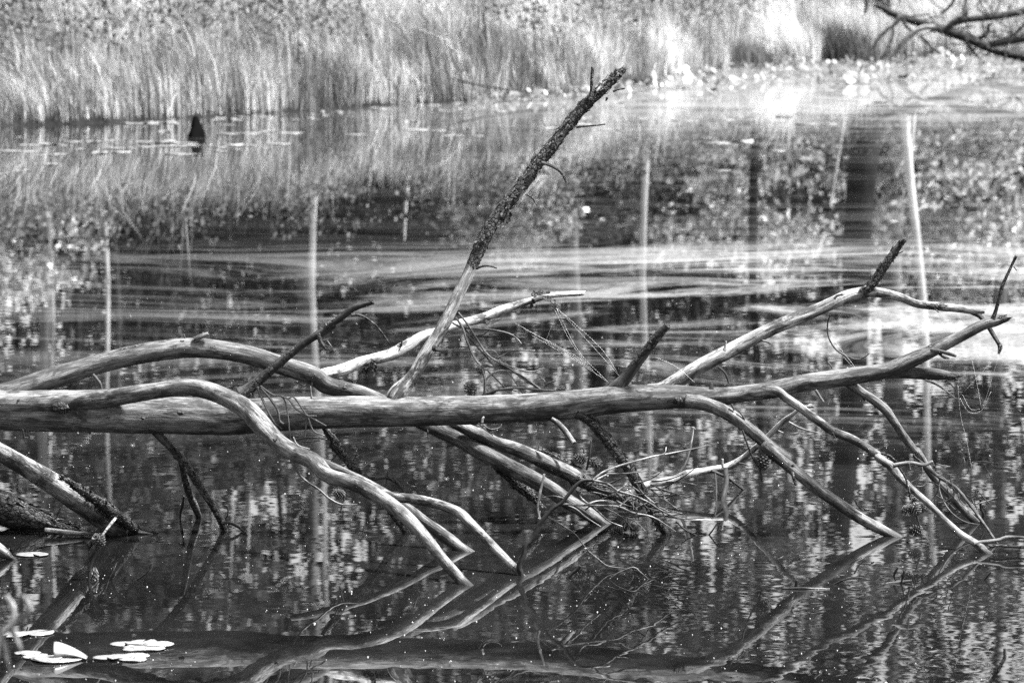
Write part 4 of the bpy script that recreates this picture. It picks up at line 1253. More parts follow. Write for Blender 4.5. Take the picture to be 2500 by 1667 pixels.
for nm, c, x, y, w, h, Y in [('trunk', 4, 385, 1160, 110, 70, 15.92), ('trunk', 4, 1150, 1196, 44, 30, 15.918), ('trunk', 4, 915, 1228, 30, 20, 15.92), ('trunk', 4, 118, 1112, 16, 10, 15.93), ('spike', 5, 680, 785, 34, 40, 15.985), ('front', 8, 505, 490, 34, 26, 15.13), ('front', 8, 680, 660, 24, 18, 14.99),
                             ('front', 8, 855, 868, 26, 20, 14.83), ('front', 7, 1755, 14, 26, 22, 15.5), ('front', 7, 1930, 152, 24, 18, 15.42), ('right_mid', 6, 1168, 1384, 26, 24, 15.66), ('right_down', 9, 748, 180, 24, 20, 15.9), ('arch', 5, 105, 1035, 34, 24, 16.14), ('trunk', 6, 15, 1122, 56, 50, 15.94)]:
    knot(trunk if nm == 'trunk' else b[nm], c, x, y, w, h, Y)
# cones on the tree
cone(b['right_down'], 9, 556, 160, 100, 82, 15.93)
for c, x, y, L, a, Y, par in [(9, 1482, 462, 84, 200, 15.7, 'right_mid'), (9, 1530, 455, 84, 290, 15.68, 'right_mid'), (9, 1572, 448, 70, 330, 15.72, 'right_mid'), (9, 1520, 415, 60, 80, 15.74, 'right_mid'), (9, 1528, 592, 90, 190, 15.75, 'right_mid'),
                              (8, 1610, 138, 84, 160, 16.45, 'rear_limb'), (8, 1710, 166, 86, 335, 16.45, 'rear_limb'), (8, 72, 360, 76, 170, 15.5, 'front'), (8, 1842, 602, 84, 190, 16.0, 'bark_limb'), (8, 1900, 560, 74, 260, 16.02, 'bark_limb'), (8, 1948, 580, 70, 330, 16.0, 'bark_limb'),
                              (5, 978, 922, 64, 120, 16.28, 'back'), (5, 910, 1045, 96, 110, 16.28, 'back'), (5, 1490, 1048, 64, 20, 16.28, 'back'), (8, 268, 182, 22, 270, 16.02, 'thin_dark')]:
    cone(b[par], c, x, y, L, a, Y)

# ------------------------------------------------------------------ other wood in and on the water
lb = empty('fallen_limb', on_water(300, 1300), 'thick smooth limb with ragged bark along its upper edge plunging into the water', 'fallen limb')
pl = tube('limb', lb, [(7, -300, -110, 96), (7, -120, 10, 104), (7, 0, 92, 112), (7, 200, 212, 128), (7, 400, 338, 146, .1), (7, 560, 442, 156, .2), (7, 690, 535, 158, .3), (7, 790, 605, 150, .4)], (14.9, 16.0), 0.5, foot=True, lump=0.05)
ub = tube('bark', lb, [(7, 380, 250, 18, 1), (7, 450, 292, 34, 1), (7, 540, 352, 56, 1), (7, 640, 420, 66, 1), (7, 740, 490, 72, 1), (7, 830, 560, 70, 1), (7, 885, 612, 60, 1)], (15.45, 15.99), 0.06, 1.0, foot=True, lump=0.25, label='ragged dark bark left along the upper edge')
bark_flakes(ub, 150, 0.016)
tube('splinter', lb, [(7, 830, 585, 50), (7, 880, 604, 34), (7, 975, 618, 6)], 15.96, 0.55)
tube('twig', lb, [(7, 752, 500, 18), (7, 722, 535, 20), (7, 690, 575, 19), (7, 655, 622, 16)], (15.9, 15.2), 0.55)

lg = empty('log', on_water(60, 1292), 'rough bark-covered log half sunk in the water under the smooth limb', 'log')
lo_ = tube('log_body', lg, [(7, -400, 420, 240, 1), (7, -150, 430, 235, 1), (7, 0, 448, 225, 1), (7, 120, 492, 190, 1), (7, 240, 528, 140, 1), (7, 340, 560, 90, 1), (7, 430, 580, 50, 1), (7, 495, 592, 16, 1)], 16.12, 0.05, 1.0, lump=0.22)
bark_flakes(lo_, 110, 0.03, 0.5, 0.5)
tube('twig', lg, [(7, 362, 500, 14), (7, 375, 475, 13), (7, 388, 446, 9)], 16.1, 0.06)


def stick(name, pts, Y, tone, label, foot=False, bark=0.0, cat='stick', base=None, jag=0.0, group=None):
    px = [src(*p[:3]) for p in pts]
    low = max(px, key=lambda q: q[1])
    r = empty(name, on_water(*low), label, cat, group)
    tube('wood', r, pts, Y, tone, bark, foot, jag=jag, ext=0.06)
    return r


def depth_at(c, x, y):
    return float(on_water(*src(c, x, y))[1])


stick('stick', [(7, 285, 596, 46), (7, 400, 606, 44), (7, 500, 614, 32), (7, 605, 622, 8)], 15.9, 0.5, 'pale pointed stick floating beside the sunken bark log', cat='stick')
stick('fallen_limb', [(7, -160, 640, 110), (7, -40, 700, 96), (7, 30, 742, 72), (7, 85, 778, 30)], depth_at(7, 100, 782), 0.5, 'pointed pale limb tip at the left edge above a lily pad', foot=True, cat='fallen limb')
stick('twig', [(7, 785, 755, 12), (7, 755, 810, 16), (7, 725, 870, 20), (7, 703, 915, 20)], depth_at(7, 703, 915), 0.06, 'dark slanting twig standing in the water right of the cone sprig', foot=True, cat='twig')
stick('twig', [(7, 968, 802, 12), (7, 945, 850, 14), (7, 905, 888, 13), (7, 868, 910, 10)], depth_at(7, 868, 910), 0.06, 'short dark bent twig lying low on the water near the slanting one', foot=True, cat='twig')
stick('twig', [(7, 1432, 436, 10), (7, 1450, 438, 11), (7, 1455, 470, 11), (7, 1450, 502, 11), (7, 1438, 520, 10)], depth_at(7, 1438, 520), 0.12, 'small hooked twig standing above the water beside the loop of the thin dark branch', foot=True, cat='twig')
stick('twig', [(7, 1745, 516, 7), (7, 1732, 535, 8), (7, 1728, 570, 8), (7, 1728, 610, 8)], depth_at(7, 1728, 610), 0.5, 'hair-thin pale stalk standing alone in open water left of centre', foot=True, cat='twig')
stick('twig', [(8, 1612, 818, 24), (8, 1590, 845, 26), (8, 1560, 868, 22), (8, 1532, 897, 22)], depth_at(8, 1532, 897), 0.05, 'stubby black stick poking out of the water right of the twiggy branch', foot=True, cat='twig')
tw = stick('twig', [(8, 1795, 910, 9), (8, 1850, 868, 11), (8, 1948, 830, 11), (8, 2000, 865, 11), (8, 2042, 904, 10)], depth_at(8, 2042, 906), 0.2, 'thin arched twig dipping both ends in the water below the bark limb', foot=True, cat='twig')
stick('twig', [(9, 772, 910, 22), (9, 768, 940, 24), (9, 764, 966, 24)], depth_at(9, 764, 966), 0.05, 'short dark peg standing beside the floating pale stick at right', foot=True, cat='twig')
stick('stick', [(9, 678, 966, 12), (9, 780, 962, 18), (9, 880, 966, 18), (9, 982, 968, 12)], depth_at(9, 800, 968), 0.7, 'bright pale stick floating at lower right', cat='stick')
stick('twig', [(9, 1180, 896, 9), (9, 1120, 898, 15), (9, 1070, 910, 15), (9, 1012, 936, 12)], depth_at(9, 1012, 936), 0.06, 'dark curved twig rising from the water right of the floating pale stick', foot=True, cat='twig')
stick('stick', [(9, 1140, 636, 8), (9, 1200, 632, 9), (9, 1270, 630, 8)], depth_at(9, 1200, 634), 0.6, 'thin pale stick floating by the foot of the straight right branch', cat='stick')
stick('twig', [(9, 1418, 828, 14), (9, 1402, 855, 18), (9, 1392, 880, 14), (9, 1400, 912, 8)], depth_at(9, 1400, 914), 0.06, 'dark hooked twig left of the floating debris at right', foot=True, cat='twig')
stick('twig', [(9, 1456, 848, 11), (9, 1448, 890, 13), (9, 1436, 932, 13)], depth_at(9, 1436, 934), 0.06, 'dark straight twig standing in the floating debris at right', foot=True, cat='twig')
stick('stick', [(9, 1335, 934, 14), (9, 1420, 926, 22), (9, 1505, 915, 18)], depth_at(9, 1420, 930), 0.6, 'pale chip of wood floating in the debris at right', cat='stick')
stick('twig', [(9, 2012, 858, 8), (9, 1990, 884, 10), (9, 1968, 910, 10)], depth_at(9, 1968, 912), 0.06, 'tiny dark twig on the water near the right edge', foot=True, cat='twig')
stick('twig', [(9, 2096, 1345, 18), (9, 2098, 1400, 26), (9, 2080, 1440, 26), (9, 2045, 1500, 26), (9, 2000, 1575, 26), (9, 1960, 1640, 26)], depth_at(9, 1960, 1640), 0.05, 'dark knobbly twig standing at the bottom right corner', foot=True, bark=.6, cat='twig')
stick('twig', [(9, 0, 535, 12), (9, 60, 590, 13), (9, 128, 626, 12)], depth_at(9, 128, 626), 0.1, 'small dark twig end touching the water right of the bark limb', foot=True, cat='twig')
stick('twig', [(9, 270, 540, 8), (9, 240, 585, 10), (9, 212, 622, 12)], depth_at(9, 212, 622), 0.1, 'small dark upright twig beside a floating scrap right of the bark limb', foot=True, cat='twig')
t16 = stick('twig', [(9, 1942, 394, 14), (9, 1946, 450, 18), (9, 1962, 490, 18), (9, 1946, 545, 16)], 16.25, 0.06, 'dark forked twig standing at the foot of the rear right branch', foot=True, cat='twig')
tube('side_twig', t16, [(9, 1880, 430, 9), (9, 1958, 416, 11), (9, 2050, 386, 7)], 16.25, 0.3)

# cone sprig at lower left
sg = empty('pine_sprig', on_water(*src(7, 590, 905)), 'drooping pine sprig with cones in front of the smooth limb at lower left', 'pine sprig')
Ys = depth_at(7, 590, 905)
tube('stem', sg, [(7, 655, 622, 18), (7, 660, 690, 18), (7, 620, 740, 22), (7, 592, 790, 22), (7, 572, 850, 20), (7, 568, 912, 16)], Ys, 0.1, foot=True)
tube('needles', sg, [(7, 600, 650, 30, 1), (7, 570, 690, 40, 1), (7, 562, 720, 16, 1)], Ys, 0.2, 1.0, lump=0.4)
for x, y, L, a, w in [(630, 660, 92, 110, 1.1), (526, 850, 84, 250, 0.8), (600, 905, 150, 270, 0.5)]:
    cone(sg, 7, x, y, L, a, Ys - 0.01, w)


# ------------------------------------------------------------------ lily pads
def pad_mesh(name, r=1.0, n=22, wav=0.05, th=0.03, seed=0.0, notch=0.35):
    V, Fc = [], []
    rings = [0.0, 0.45, 0.8, 1.0]
    a0 = notch / 2
    ang = np.linspace(a0, 2 * math.pi - a0, n)
    for lay in (0, 1):
        for rr in rings:
            for a in ang:
                q = rr * (1 + 0.05 * math.sin(a * 3 + seed))
                z = wav * math.sin(a * 2 + seed) * rr * rr + wav * 0.6 * math.sin(a * 5 + seed * 2) * rr ** 4 + (wav * 0.5) - lay * th
                V.append((q * math.cos(a), q * math.sin(a), z))
    nr = len(rings)
    for lay in (0, 1):
        o = lay * nr * n
        for j in range(nr - 1):
            for i in range(n - 1):
                f = (o + j * n + i, o + (j + 1) * n + i, o + (j + 1) * n + i + 1, o + j * n + i + 1)
                Fc.append(f if lay == 0 else f[::-1])
    for i in range(n - 1):
        a = (nr - 1) * n + i
        Fc.append((a, a + nr * n, a + nr * n + 1, a + 1))
    return mesh_from(name, V, Fc)


PADS = [pad_mesh('lily_pad', wav=w_, th=0.02, seed=s_) for w_, s_ in ((0.015, 0.3), (0.03, 1.9), (0.07, 3.3), (0.12, 5.0))]
for m in PADS: m.materials.append(M_PAD)
PADS_B = [m.copy() for m in PADS]
for m in PADS_B:
    m.materials.clear()
    m.materials.append(M_PADB)


GF = 'pale lily pads floating along the far bank'
LF = 'pale lily pad floating off the far grassy bank'


def pad(c, x, y, w, label, group=None, v=0, z=0.004, tilt=(0, 0), bright=False, rz=None):
    px, py = src(c, x, y)
    if label == LF:
        zone = ('near the left edge, left of the small stump' if px < 400 else 'around the small stump at left' if px < 620 else 'between the small stump and the tall spike, left half' if px < 1000
                else 'just left of the tall spike' if px < 1400 else 'just right of the tall spike' if px < 1700 else 'in front of the raised lily leaves at right' if px < 2150 else 'below the dead tree at right')
        look = ('tilted ' if tilt != (0, 0) else 'flat ') + ('bright ' if bright else 'greyish ')
        label = look + 'lily pad ' + zone
        group = look.strip() + ' lily pads ' + zone
    P = on_water(px, py)
    o = link('lily_pad', (PADS_B if bright else PADS)[v])
    r = w * K / 2 * P[1] / F
    o.location = (P[0], P[1], z)
    o.scale = (r, r, r)
    o.rotation_euler = (tilt[0], tilt[1], RNG.uniform(0, 6.28) if rz is None else rz)
    return tag(o, label, 'lily pad', group)


pad(7, 210, 752, 208, 'lone pale lily pad floating below the sunken bark log', v=0, bright=True)
pad(7, 235, 1253, 226, 'bright lily pad behind the blurred stalks at the left edge', v=1, bright=True)
pad(7, 60, 1272, 240, 'bright lily pad cut by the left edge of the picture', v=0, z=0.008, bright=True)
pad(7, 175, 1382, 170, 'small bright lily pad left of the folded leaf', v=0, bright=True)
for i, (x, y, w, lb_) in enumerate([(800, 1322, 190, 'bright lily pad at the upper left of the right front cluster'), (905, 1318, 210, 'bright lily pad farthest back in the right front cluster'), (1010, 1330, 200, 'bright lily pad at the right tip of the right front cluster'),
                                   (870, 1342, 170, 'small bright lily pad in the middle of the right front cluster'), (960, 1352, 190, 'bright lily pad on the lower right of the right front cluster'), (860, 1364, 160, 'bright lily pad at the front of the right front cluster'),
                                   (860, 1396, 190, 'bright lily pad right of the folded leaf, farther back'), (760, 1404, 170, 'bright lily pad midway between folded leaf and right cluster'), (680, 1416, 170, 'bright lily pad touching the folded leaf'), (850, 1420, 180, 'bright lily pad right of the folded leaf, nearer'),
                                   (220, 1408, 150, 'bright lily pad left of and under the folded leaf'), (300, 1424, 190, 'bright lily pad directly under the folded leaf'), (250, 1392, 110, 'smallest bright lily pad left of the folded leaf')]):
    pad(7, x, y, w, lb_, 'lily pads at lower left', v=i % 2, z=0.003 + 0.002 * (i % 3), bright=True)


def folded_leaf():
    P = on_water(*src(7, 360, 1420))
    sc = K * P[1] / F
    r = empty('folded_lily_leaf', P, 'folded pale lily leaf standing up like a sail at lower left', 'lily pad')
    o = link('blade', PADS_B[0].copy(), None, r)
    o.scale = (170 * sc, 150 * sc, 150 * sc)
    o.location = (0, 0, 0.005)
    V, Fc = [], []
    nu, nv = 16, 8
    for lay in (0, 1):
        for j in range(nv + 1):
            v = j / nv
            for i in range(nu + 1):
                u_ = i / nu
                h = 108 * sc * (1 - u_) ** 0.85 * (1 - 0.10 * math.exp(-u_ * 14))
                x = (-10 + 205 * u_ - 14 * v * (1 - u_)) * sc
                y = (0.05 * math.sin(u_ * 3.0) + 0.10 * v * v - 0.05 * math.sin(math.pi * v)) * 0.35 + lay * 0.0015
                V.append((x, y, 0.004 + h * v))
    w2 = nu + 1
    o2 = (nv + 1) * w2
    for j in range(nv):
        for i in range(nu):
            a = j * w2 + i
            Fc.append((a, a + 1, a + w2 + 1, a + w2))
            Fc.append((a + o2, a + o2 + w2, a + o2 + w2 + 1, a + o2 + 1))
    for j in range(nv):
        Fc.append((j * w2, (j + 1) * w2, (j + 1) * w2 + o2, j * w2 + o2))
    link('raised_flap', mesh_from('raised_flap', V, Fc), M_PADB, r)


folded_leaf()
# far pads
GF = 'pale lily pads floating along the far bank'
LF = 'pale lily pad floating off the far grassy bank'
for x, y, w in [(60, 965, 150), (180, 968, 150), (290, 992, 110), (390, 985, 100), (180, 928, 120), (300, 924, 150), (380, 930, 90), (470, 905, 130), (600, 908, 120), (720, 898, 110), (930, 905, 150), (1060, 910, 160), (1190, 915, 150), (950, 938, 160), (1090, 935, 160), (1230, 930, 140), (720, 948, 150), (830, 945, 90),
                (640, 978, 130), (770, 972, 130), (1120, 985, 150), (1210, 985, 110), (1400, 938, 110), (1480, 925, 160), (1600, 930, 110), (1780, 920, 160), (1450, 855, 160), (1590, 852, 170), (1720, 840, 120), (1860, 850, 160), (330, 1050, 96), (140, 1090, 90), (15, 1112, 70), (1400, 966, 90), (1500, 955, 80), (520, 955, 80),
                (120, 880, 60), (420, 870, 50), (860, 790, 120), (960, 788, 110), (1080, 786, 100)]:
    pad(1, x, y, w, LF, GF, v=int(RNG.integers(0, 3)), bright=RNG.uniform() < 0.6)
for x, y, w in [(560, 830, 170), (700, 835, 120), (180, 860, 130), (800, 868, 150), (950, 870, 110), (1450, 822, 160), (1600, 800, 160), (2150, 745, 200), (2050, 760, 160), (1800, 830, 150)]:
    pad(2, x, y, w, LF, GF, v=int(RNG.integers(0, 3)), bright=RNG.uniform() < 0.6)
for x, y, w in [(60, 770, 190), (300, 765, 160), (250, 915, 200), (420, 905, 170), (200, 885, 90), (700, 745, 140), (850, 795, 200), (960, 795, 160), (640, 965, 120), (2060, 855, 110), (1250, 655, 200), (1900, 665, 180), (300, 1090, 120)]:
    pad(3, x, y, w, LF, GF, v=int(RNG.integers(0, 3)), bright=RNG.uniform() < 0.6)
npad = 0
while npad < 215:
    px = RNG.uniform(300, 2500)
    x_guess = px
    ys_ = np.interp(px, [p[0] for p in SHORE_PX], [p[1] for p in SHORE_PX])
    py = ys_ + abs(RNG.normal(0, 1)) * (13 + 26 * np.clip((px - 1200) / 900, 0, 1)) + 3
    P = on_water(px, py)
    if P[1] > shore(P[0]) - 0.1 or abs(px - 478) < 45:
        continue
    up = px > 1350 and RNG.uniform() < 0.07
    o = pad(1, px / K, py / K, RNG.uniform(26, 85), LF, GF, v=int(RNG.integers(0, 4)), z=0.005 if not up else RNG.uniform(0.03, 0.09),
            tilt=(RNG.uniform(0.2, 1.0), RNG.uniform(-0.5, 0.5)) if up else (0, 0), bright=RNG.uniform() < 0.45, rz=None)
    npad += 1
for x, y, w, lb_ in [(60, 430, 96, 'bright upright lily leaf farthest left on the right bank'), (180, 425, 66, 'small bright upright lily leaf, second along the right bank'), (405, 400, 66, 'narrow bright upright lily leaf in the grass of the right bank'), (708, 382, 66, 'bright tilted lily leaf against the dark tuft on the right bank'),
                     (970, 352, 72, 'greyish bent lily leaf under the dark tuft on the right bank'), (1110, 480, 120, 'largest bright raised lily leaf on the right bank'), (1200, 495, 90, 'bright raised lily leaf touching the largest one'), (1265, 535, 80, 'bright lily leaf on the water right of the largest raised one'),
                     (1690, 322, 84, 'bright upright lily leaf below the dead branches at right'), (1305, 405, 66, 'round bright lily leaf below the pale dead branch')]:
    px, py = src(3, x, y)
    P = on_water(px, py + w * K * 0.5)
    o = link('lily_pad', PADS[int(RNG.integers(1, 4))])
    r = w * K / 2 * P[1] / F * 0.8
    o.location = (P[0], P[1], r * 0.85)
    o.scale = (r, r * 1.0, r)
    o.rotation_euler = (RNG.uniform(0.8, 1.2), RNG.uniform(-0.3, 0.3), RNG.uniform(-0.5, 0.5))
    tag(o, lb_, 'lily pad', 'raised lily leaves on the right bank')

def marsh_belt():
    """low leafy water plants crowding the shallow edge of the right bank"""
    n = 9000
    px = 1150 + 1500 * RNG.uniform(0, 1, n) ** 0.8
    ys_ = np.interp(px, [p[0] for p in SHORE_PX], [p[1] for p in SHORE_PX])
    wd = 6 + 52 * np.clip((px - 1250) / 700, 0, 1)
    py = ys_ + wd * RNG.uniform(0, 1, n) ** 1.5
    P = np.array([on_water(a, b_) for a, b_ in zip(px, py)])
    P[:, 2] = np.where(RNG.uniform(0, 1, n) < 0.12, RNG.uniform(0.02, 0.1, n), 0.012)
    flat = P[:, 2] < 0.02
    a = RNG.uniform(0, 6.28, n)
    tz = np.where(flat, RNG.normal(0, 0.04, n), RNG.normal(0, 0.8, n))
    A = np.stack([np.cos(a), np.sin(a), tz], 1)
    B = np.stack([-np.sin(a), np.cos(a), np.where(flat, 0, RNG.normal(0, 0.6, n))], 1)
    s_ = (RNG.uniform(0.015, 0.055, n))[:, None]
    V = np.stack([P - A * s_, P - A * s_ * 0.4 + B * s_ * 0.7, P + A * s_ * 0.5 + B * s_ * 0.6, P + A * s_, P + A * s_ * 0.4 - B * s_ * 0.7, P - A * s_ * 0.5 - B * s_ * 0.6], 1).reshape(-1, 3)
    V[:, 2] = np.maximum(V[:, 2], 0.006)
    Q = (np.arange(n) * 6)[:, None] + np.arange(6)[None]
    tag(link('water_plants', fast_mesh('water_plants', V, Q), leaf_material('water_plant_leaf', 0.19, 0.3, 0.5, 0.35, 0.7)), 'small pale leaves of water plants crowding the shallows of the right bank', 'water plants', kind='stuff')


marsh_belt()

# ------------------------------------------------------------------ things on the far bank
st = empty('stump', on_water(*src(1, 1250, 870)), 'small dark pointed stump standing in the far water at left', 'stump')
tube('stump_body', st, [(1, 1246, 750, 34, 1), (1, 1250, 795, 60, 1), (1, 1254, 835, 86, 1), (1, 1254, 875, 112, 1)], depth_at(1, 1250, 870), 0.02, 1.0, foot=True, lump=0.25)
st.children[0].data.materials[0] = simple('wet_black_wood', 0.003, 0.9, 0.0).m
stick('stick', [(2, 480, 515, 10), (2, 560, 490, 14), (2, 650, 480, 15), (2, 780, 500, 15), (2, 950, 540, 14), (2, 1100, 565, 12), (2, 1310, 592, 9)], 58.5, 0.04, 'thin dark curved stick lying over the far bank grass', cat='stick')
stick('stump', [(3, 215, 588, 14), (3, 235, 575, 22), (3, 262, 562, 10)], depth_at(3, 235, 592), 0.02, 'tiny dark wood scrap among the far lily pads at right', cat='stump')
dt = empty('dead_tree', on_water(*src(3, 2221, 395)), 'dark dead tree top with pale side branches leaning over the far right bank', 'dead tree')
YD = 76.0
tube('trunk', dt, [(3, 3300, 400, 120), (3, 2950, 470, 110), (3, 2600, 450, 100), (3, 2400, 400, 88), (3, 2221, 362, 76), (3, 2100, 340, 66), (3, 2000, 312, 60), (3, 1850, 242, 68), (3, 1700, 188, 64), (3, 1550, 148, 52), (3, 1400, 96, 46), (3, 1330, 58, 38), (3, 1270, 30, 24)], YD, 0.02, 0.3, segs=12, lump=0.2)
for pts, tn in [([(3, 1720, 190, 32), (3, 1790, 135, 34), (3, 1900, 122, 34), (3, 2060, 106, 36), (3, 2221, 72, 38), (3, 2400, 20, 40)], .05), ([(3, 1740, 165, 22), (3, 1800, 110, 26), (3, 1835, 80, 26), (3, 1860, -20, 20)], .5), ([(3, 1440, 100, 26), (3, 1400, 150, 26), (3, 1330, 202, 20), (3, 1255, 310, 14)], .5),
                ([(3, 1660, 172, 28), (3, 1570, 182, 28), (3, 1490, 235, 26), (3, 1390, 338, 20)], .55), ([(3, 1216, -30, 14), (3, 1214, 30, 16), (3, 1208, 95, 10)], .05), ([(3, 1935, 252, 24), (3, 1985, 210, 22), (3, 1998, 150, 14)], .05), ([(3, 1840, 240, 20), (3, 1880, 310, 16), (3, 1935, 375, 12)], .05), ([(3, 1560, 230, 18), (3, 1620, 290, 18), (3, 1690, 350, 14)], .45),
                ([(3, 1380, 170, 16), (3, 1385, 230, 16), (3, 1350, 310, 12)], .45), ([(3, 1440, 110, 18), (3, 1470, 170, 18), (3, 1520, 215, 12)], .06), ([(3, 1690, 90, 14), (3, 1750, 40, 16), (3, 1790, -30, 14)], .08), ([(3, 2100, 270, 16), (3, 2150, 230, 18), (3, 2230, 150, 14)], .4), ([(3, 2000, 290, 34, .3), (3, 2100, 265, 42, .3), (3, 2260, 240, 50, .3)], .05)]:
    tube('branch', dt, [(p[0], p[1], p[2], p[3] * 1.25) for p in pts], YD - 0.3, tn, segs=8)
for k in range(44):
    x0, y0 = RNG.uniform(1600, 2300), RNG.uniform(60, 300)
    a = RNG.uniform(0, 6.28)
    L = RNG.uniform(90, 260)
    tube('twig', dt, [(3, x0, y0, 12), (3, x0 + L * .5 * math.cos(a) + RNG.normal(0, 20), y0 + L * .35 * math.sin(a), 10), (3, x0 + L * math.cos(a), y0 + L * .6 * math.sin(a) + RNG.normal(0, 25), 6)], YD - 0.5, [.03, .03, .35][k % 3], segs=6)

# dark tussock on the right bank
def tussock(px, py, w, h, n, label, tn=0.1):
    P = on_water(px, py)
    r = empty('grass_tussock', P, label, 'tussock')
    V, Fc = [], []
    for k in range(n):
        a = RNG.uniform(0, 2 * math.pi)
        q = np.array([RNG.normal(0, w * 0.3), RNG.normal(0, 0.15), 0])
        d = np.array([RNG.normal(0, 0.1), RNG.normal(0, 0.08), h * RNG.uniform(0.35, 1.05) * math.exp(-(q[0] / w) ** 2 * 2.2)])
        sd_ = np.array([math.cos(a), math.sin(a), 0]) * 0.009
        o = len(V)
        V += [q - sd_, q + sd_, q + d * 0.6 + sd_, q + d * 0.6 - sd_, q + d + [RNG.normal(0, 0.07), 0, 0]]
        Fc += [(o, o + 1, o + 2, o + 3), (o + 3, o + 2, o + 4)]
    me = mesh_from('leaves', V, Fc, False)
    fattr(me, 'tone', np.clip(RNG.normal(tn, 0.05, len(V)), 0.02, 0.3))
    tag(link('leaves', me, M_GRASS, r), kind='stuff')


tussock(2030, 152, 1.9, 0.8, 1100, 'dark grass tussock on the far bank left of the dead tree')
tussock(1790, 165, 1.5, 0.55, 800, 'greyish low grass tussock on the far bank behind the small bright upright leaves', 0.16)
tussock(1905, 148, 1.3, 0.6, 700, 'grey grass tussock just left of the dark one on the far right bank', 0.14)
tussock(2180, 138, 1.2, 0.5, 600, 'dim grass tussock under the branches of the far dead tree', 0.1)
tussock(1540, 210, 0.7, 0.22, 300, 'low dark tussock on the far bank behind the tall spike')

# ------------------------------------------------------------------ blurred dry stalks near the viewpoint
fs = empty('dry_stalks', (-0.86, 7.4, 0.45), 'blurred pale curled stalks at the lower left edge', 'plant')
for pts in [[(7, -60, 1600, 30), (7, -20, 1400, 34), (7, 10, 1260, 38), (7, 75, 1190, 44), (7, 88, 1120, 46), (7, 66, 1060, 44), (7, 40, 1015, 36)], [(7, 20, 1250, 34), (7, 90, 1190, 40), (7, 165, 1130, 44), (7, 185, 1075, 44), (7, 165, 1035, 38), (7, 135, 1012, 26)],
            [(7, 0, 1230, 34), (7, 24, 1320, 40), (7, 44, 1420, 40), (7, 62, 1505, 26)], [(7, 60, 1200, 30), (7, 95, 1270, 38), (7, 122, 1330, 36), (7, 126, 1365, 26)]]:
    tube('stalk', fs, pts, 7.4, 0.6, segs=10, lump=0.2)
tube('stalk', fs, [(7, -60, 1590, 30), (7, -80, 1900, 30), (7, -90, 2300, 32)], 7.4, 0.5, segs=8)


# ------------------------------------------------------------------ floating specks
def specks():
    n = 3000
    py = 660 + 1010 * RNG.uniform(0, 1, n) ** 0.8
    px = RNG.uniform(-150, 2650, n)
    P = np.array([on_water(a, b_) for a, b_ in zip(px, py)])
    k = pn(np.stack([P[:, 0] * 1.6, P[:, 1] * 0.9, np.full(n, 3.3)], 1)) > RNG.uniform(-0.35, 0.5, n)
    P = P[k]
    n = len(P)
    r = np.exp(RNG.normal(math.log(0.0009), 0.5, n))
    a = np.arange(6) * np.pi / 3
    top = np.stack([np.cos(a), np.sin(a), np.zeros(6)], 1)
    V = []
    V0 = P[:, None, :] + top[None] * r[:, None, None]
    V1 = V0.copy()
    V0[..., 2] = -0.001
    V1[..., 2] = (r * 1.1)[:, None]
    V1[..., :2] = P[:, None, :2] + top[None, :, :2] * (r * 0.7)[:, None, None]
    V = np.concatenate([V0, V1], 1).reshape(-1, 3)
    i = (np.arange(n) * 12)[:, None]
    T = [i + np.array([[k_, (k_ + 1) % 6, 6 + (k_ + 1) % 6, 6 + k_]]) for k_ in range(6)]
    T += [i + np.array([[6, 7, 8, 9]]), i + np.array([[6, 9, 10, 11]])]
    tag(link('floating_specks', fast_mesh('floating_specks', V, np.concatenate(T)), M_SPECK), 'tiny white seed specks scattered on the near water', 'specks', kind='stuff')


specks()


# ------------------------------------------------------------------ spider webs and spiders
def web(label, strands, Y):
    r = empty('spider_web', at(*src(*strands[0][0]), Y), label, 'spider web')
    rl = root_loc(r)
    for st_ in strands:
        P = np.array([at(*src(*p), Y) for p in st_])
        P = catmull(P, [6] * (len(P) - 1)) if len(P) > 2 else P
        v, f = simple_tube(P - rl, [0.00022] * len(P), 4)
        link('strand', mesh_from('strand', v, f), M_SILK, r)


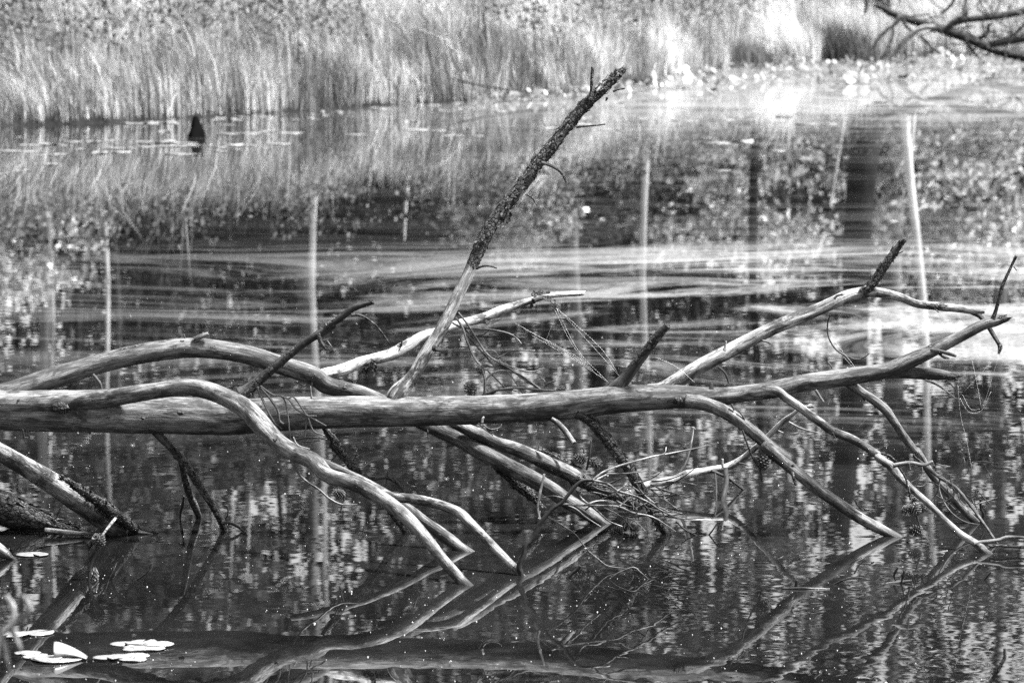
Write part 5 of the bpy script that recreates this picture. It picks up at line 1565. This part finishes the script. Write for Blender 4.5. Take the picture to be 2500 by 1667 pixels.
web('fine spider web strung from the bright branch to the trunk left of the short stub',
    [[(5, 1460, 530), (5, 1600, 800), (5, 1790, 1000)], [(5, 1450, 540), (5, 1560, 760), (5, 1720, 960)], [(5, 1475, 540), (5, 1680, 760), (5, 1860, 960)], [(5, 1250, 660), (5, 1500, 790), (5, 1790, 1005)], [(5, 1300, 700), (5, 1560, 850), (5, 1780, 990)],
     [(5, 1190, 620), (5, 1450, 770), (5, 1760, 980)], [(5, 1500, 560), (5, 1740, 780), (5, 1850, 940)], [(5, 1470, 530), (5, 1430, 640), (5, 1390, 740)], [(5, 1380, 740), (5, 1580, 830), (5, 1690, 930)], [(5, 1440, 590), (5, 1520, 590)]], 16.05)
web('tattered spider web hanging below the drooping twig at the right',
    [[(6, 2060, 820), (6, 1960, 930), (6, 1840, 1060)], [(6, 1800, 1020), (6, 1815, 1200), (6, 1850, 1350), (6, 1890, 1560)], [(6, 2060, 830), (6, 2010, 1000), (6, 1960, 1160)], [(6, 1830, 1080), (6, 1880, 1170), (6, 1940, 1170)], [(6, 1890, 860), (6, 1920, 1000), (6, 1950, 1170)], [(6, 2100, 650), (6, 2050, 820), (6, 1990, 900)],
     [(6, 1810, 1100), (6, 1870, 1190), (6, 1950, 1180), (6, 2010, 1060)]], 16.1)
web('long spider threads crossing between the right branches',
    [[(6, 990, 710), (6, 1140, 900), (6, 1220, 1010), (6, 1420, 1250)], [(6, 1070, 840), (6, 1250, 1030), (6, 1400, 1200)], [(5, 2090, 840), (5, 2221, 900), (6, 120, 1000)], [(6, 1140, 1310), (6, 1230, 1220)]], 16.0)


def spider(c, x, y, Y, label):
    r = empty('spider', at(*src(c, x, y), Y), label, 'spider')
    p0 = np.array([0, 0, 0.0])
    v, f = simple_tube([[0, 0, -.005], [0, 0, -.0035], [0, 0, 0], [0, 0, .002], [0, 0, .0035]], [0.0006, .0022, .0024, .0014, .0006], 8)
    link('body', mesh_from('body', v, f), M_SPIDER, r)
    for k in range(8):
        s_ = -1 if k < 4 else 1
        a = [0.9, 0.35, -0.3, -0.95][k % 4]
        L = 0.011
        q = [[0, 0, 0.001], [s_ * L * 0.5 * math.cos(a), -.002, L * 0.5 * math.sin(a) + .002], [s_ * L * math.cos(a), 0, L * math.sin(a)]]
        v, f = simple_tube(q, [.00045, .00035, .0002], 4)
        link('leg', mesh_from('leg', v, f), M_SPIDER, r)


spider(4, 845, 1405, 15.8, 'small pale spider hanging just below the trunk at left')
spider(8, 757, 268, 15.6, 'small pale spider hanging between the elbowed limb and the arched limb')
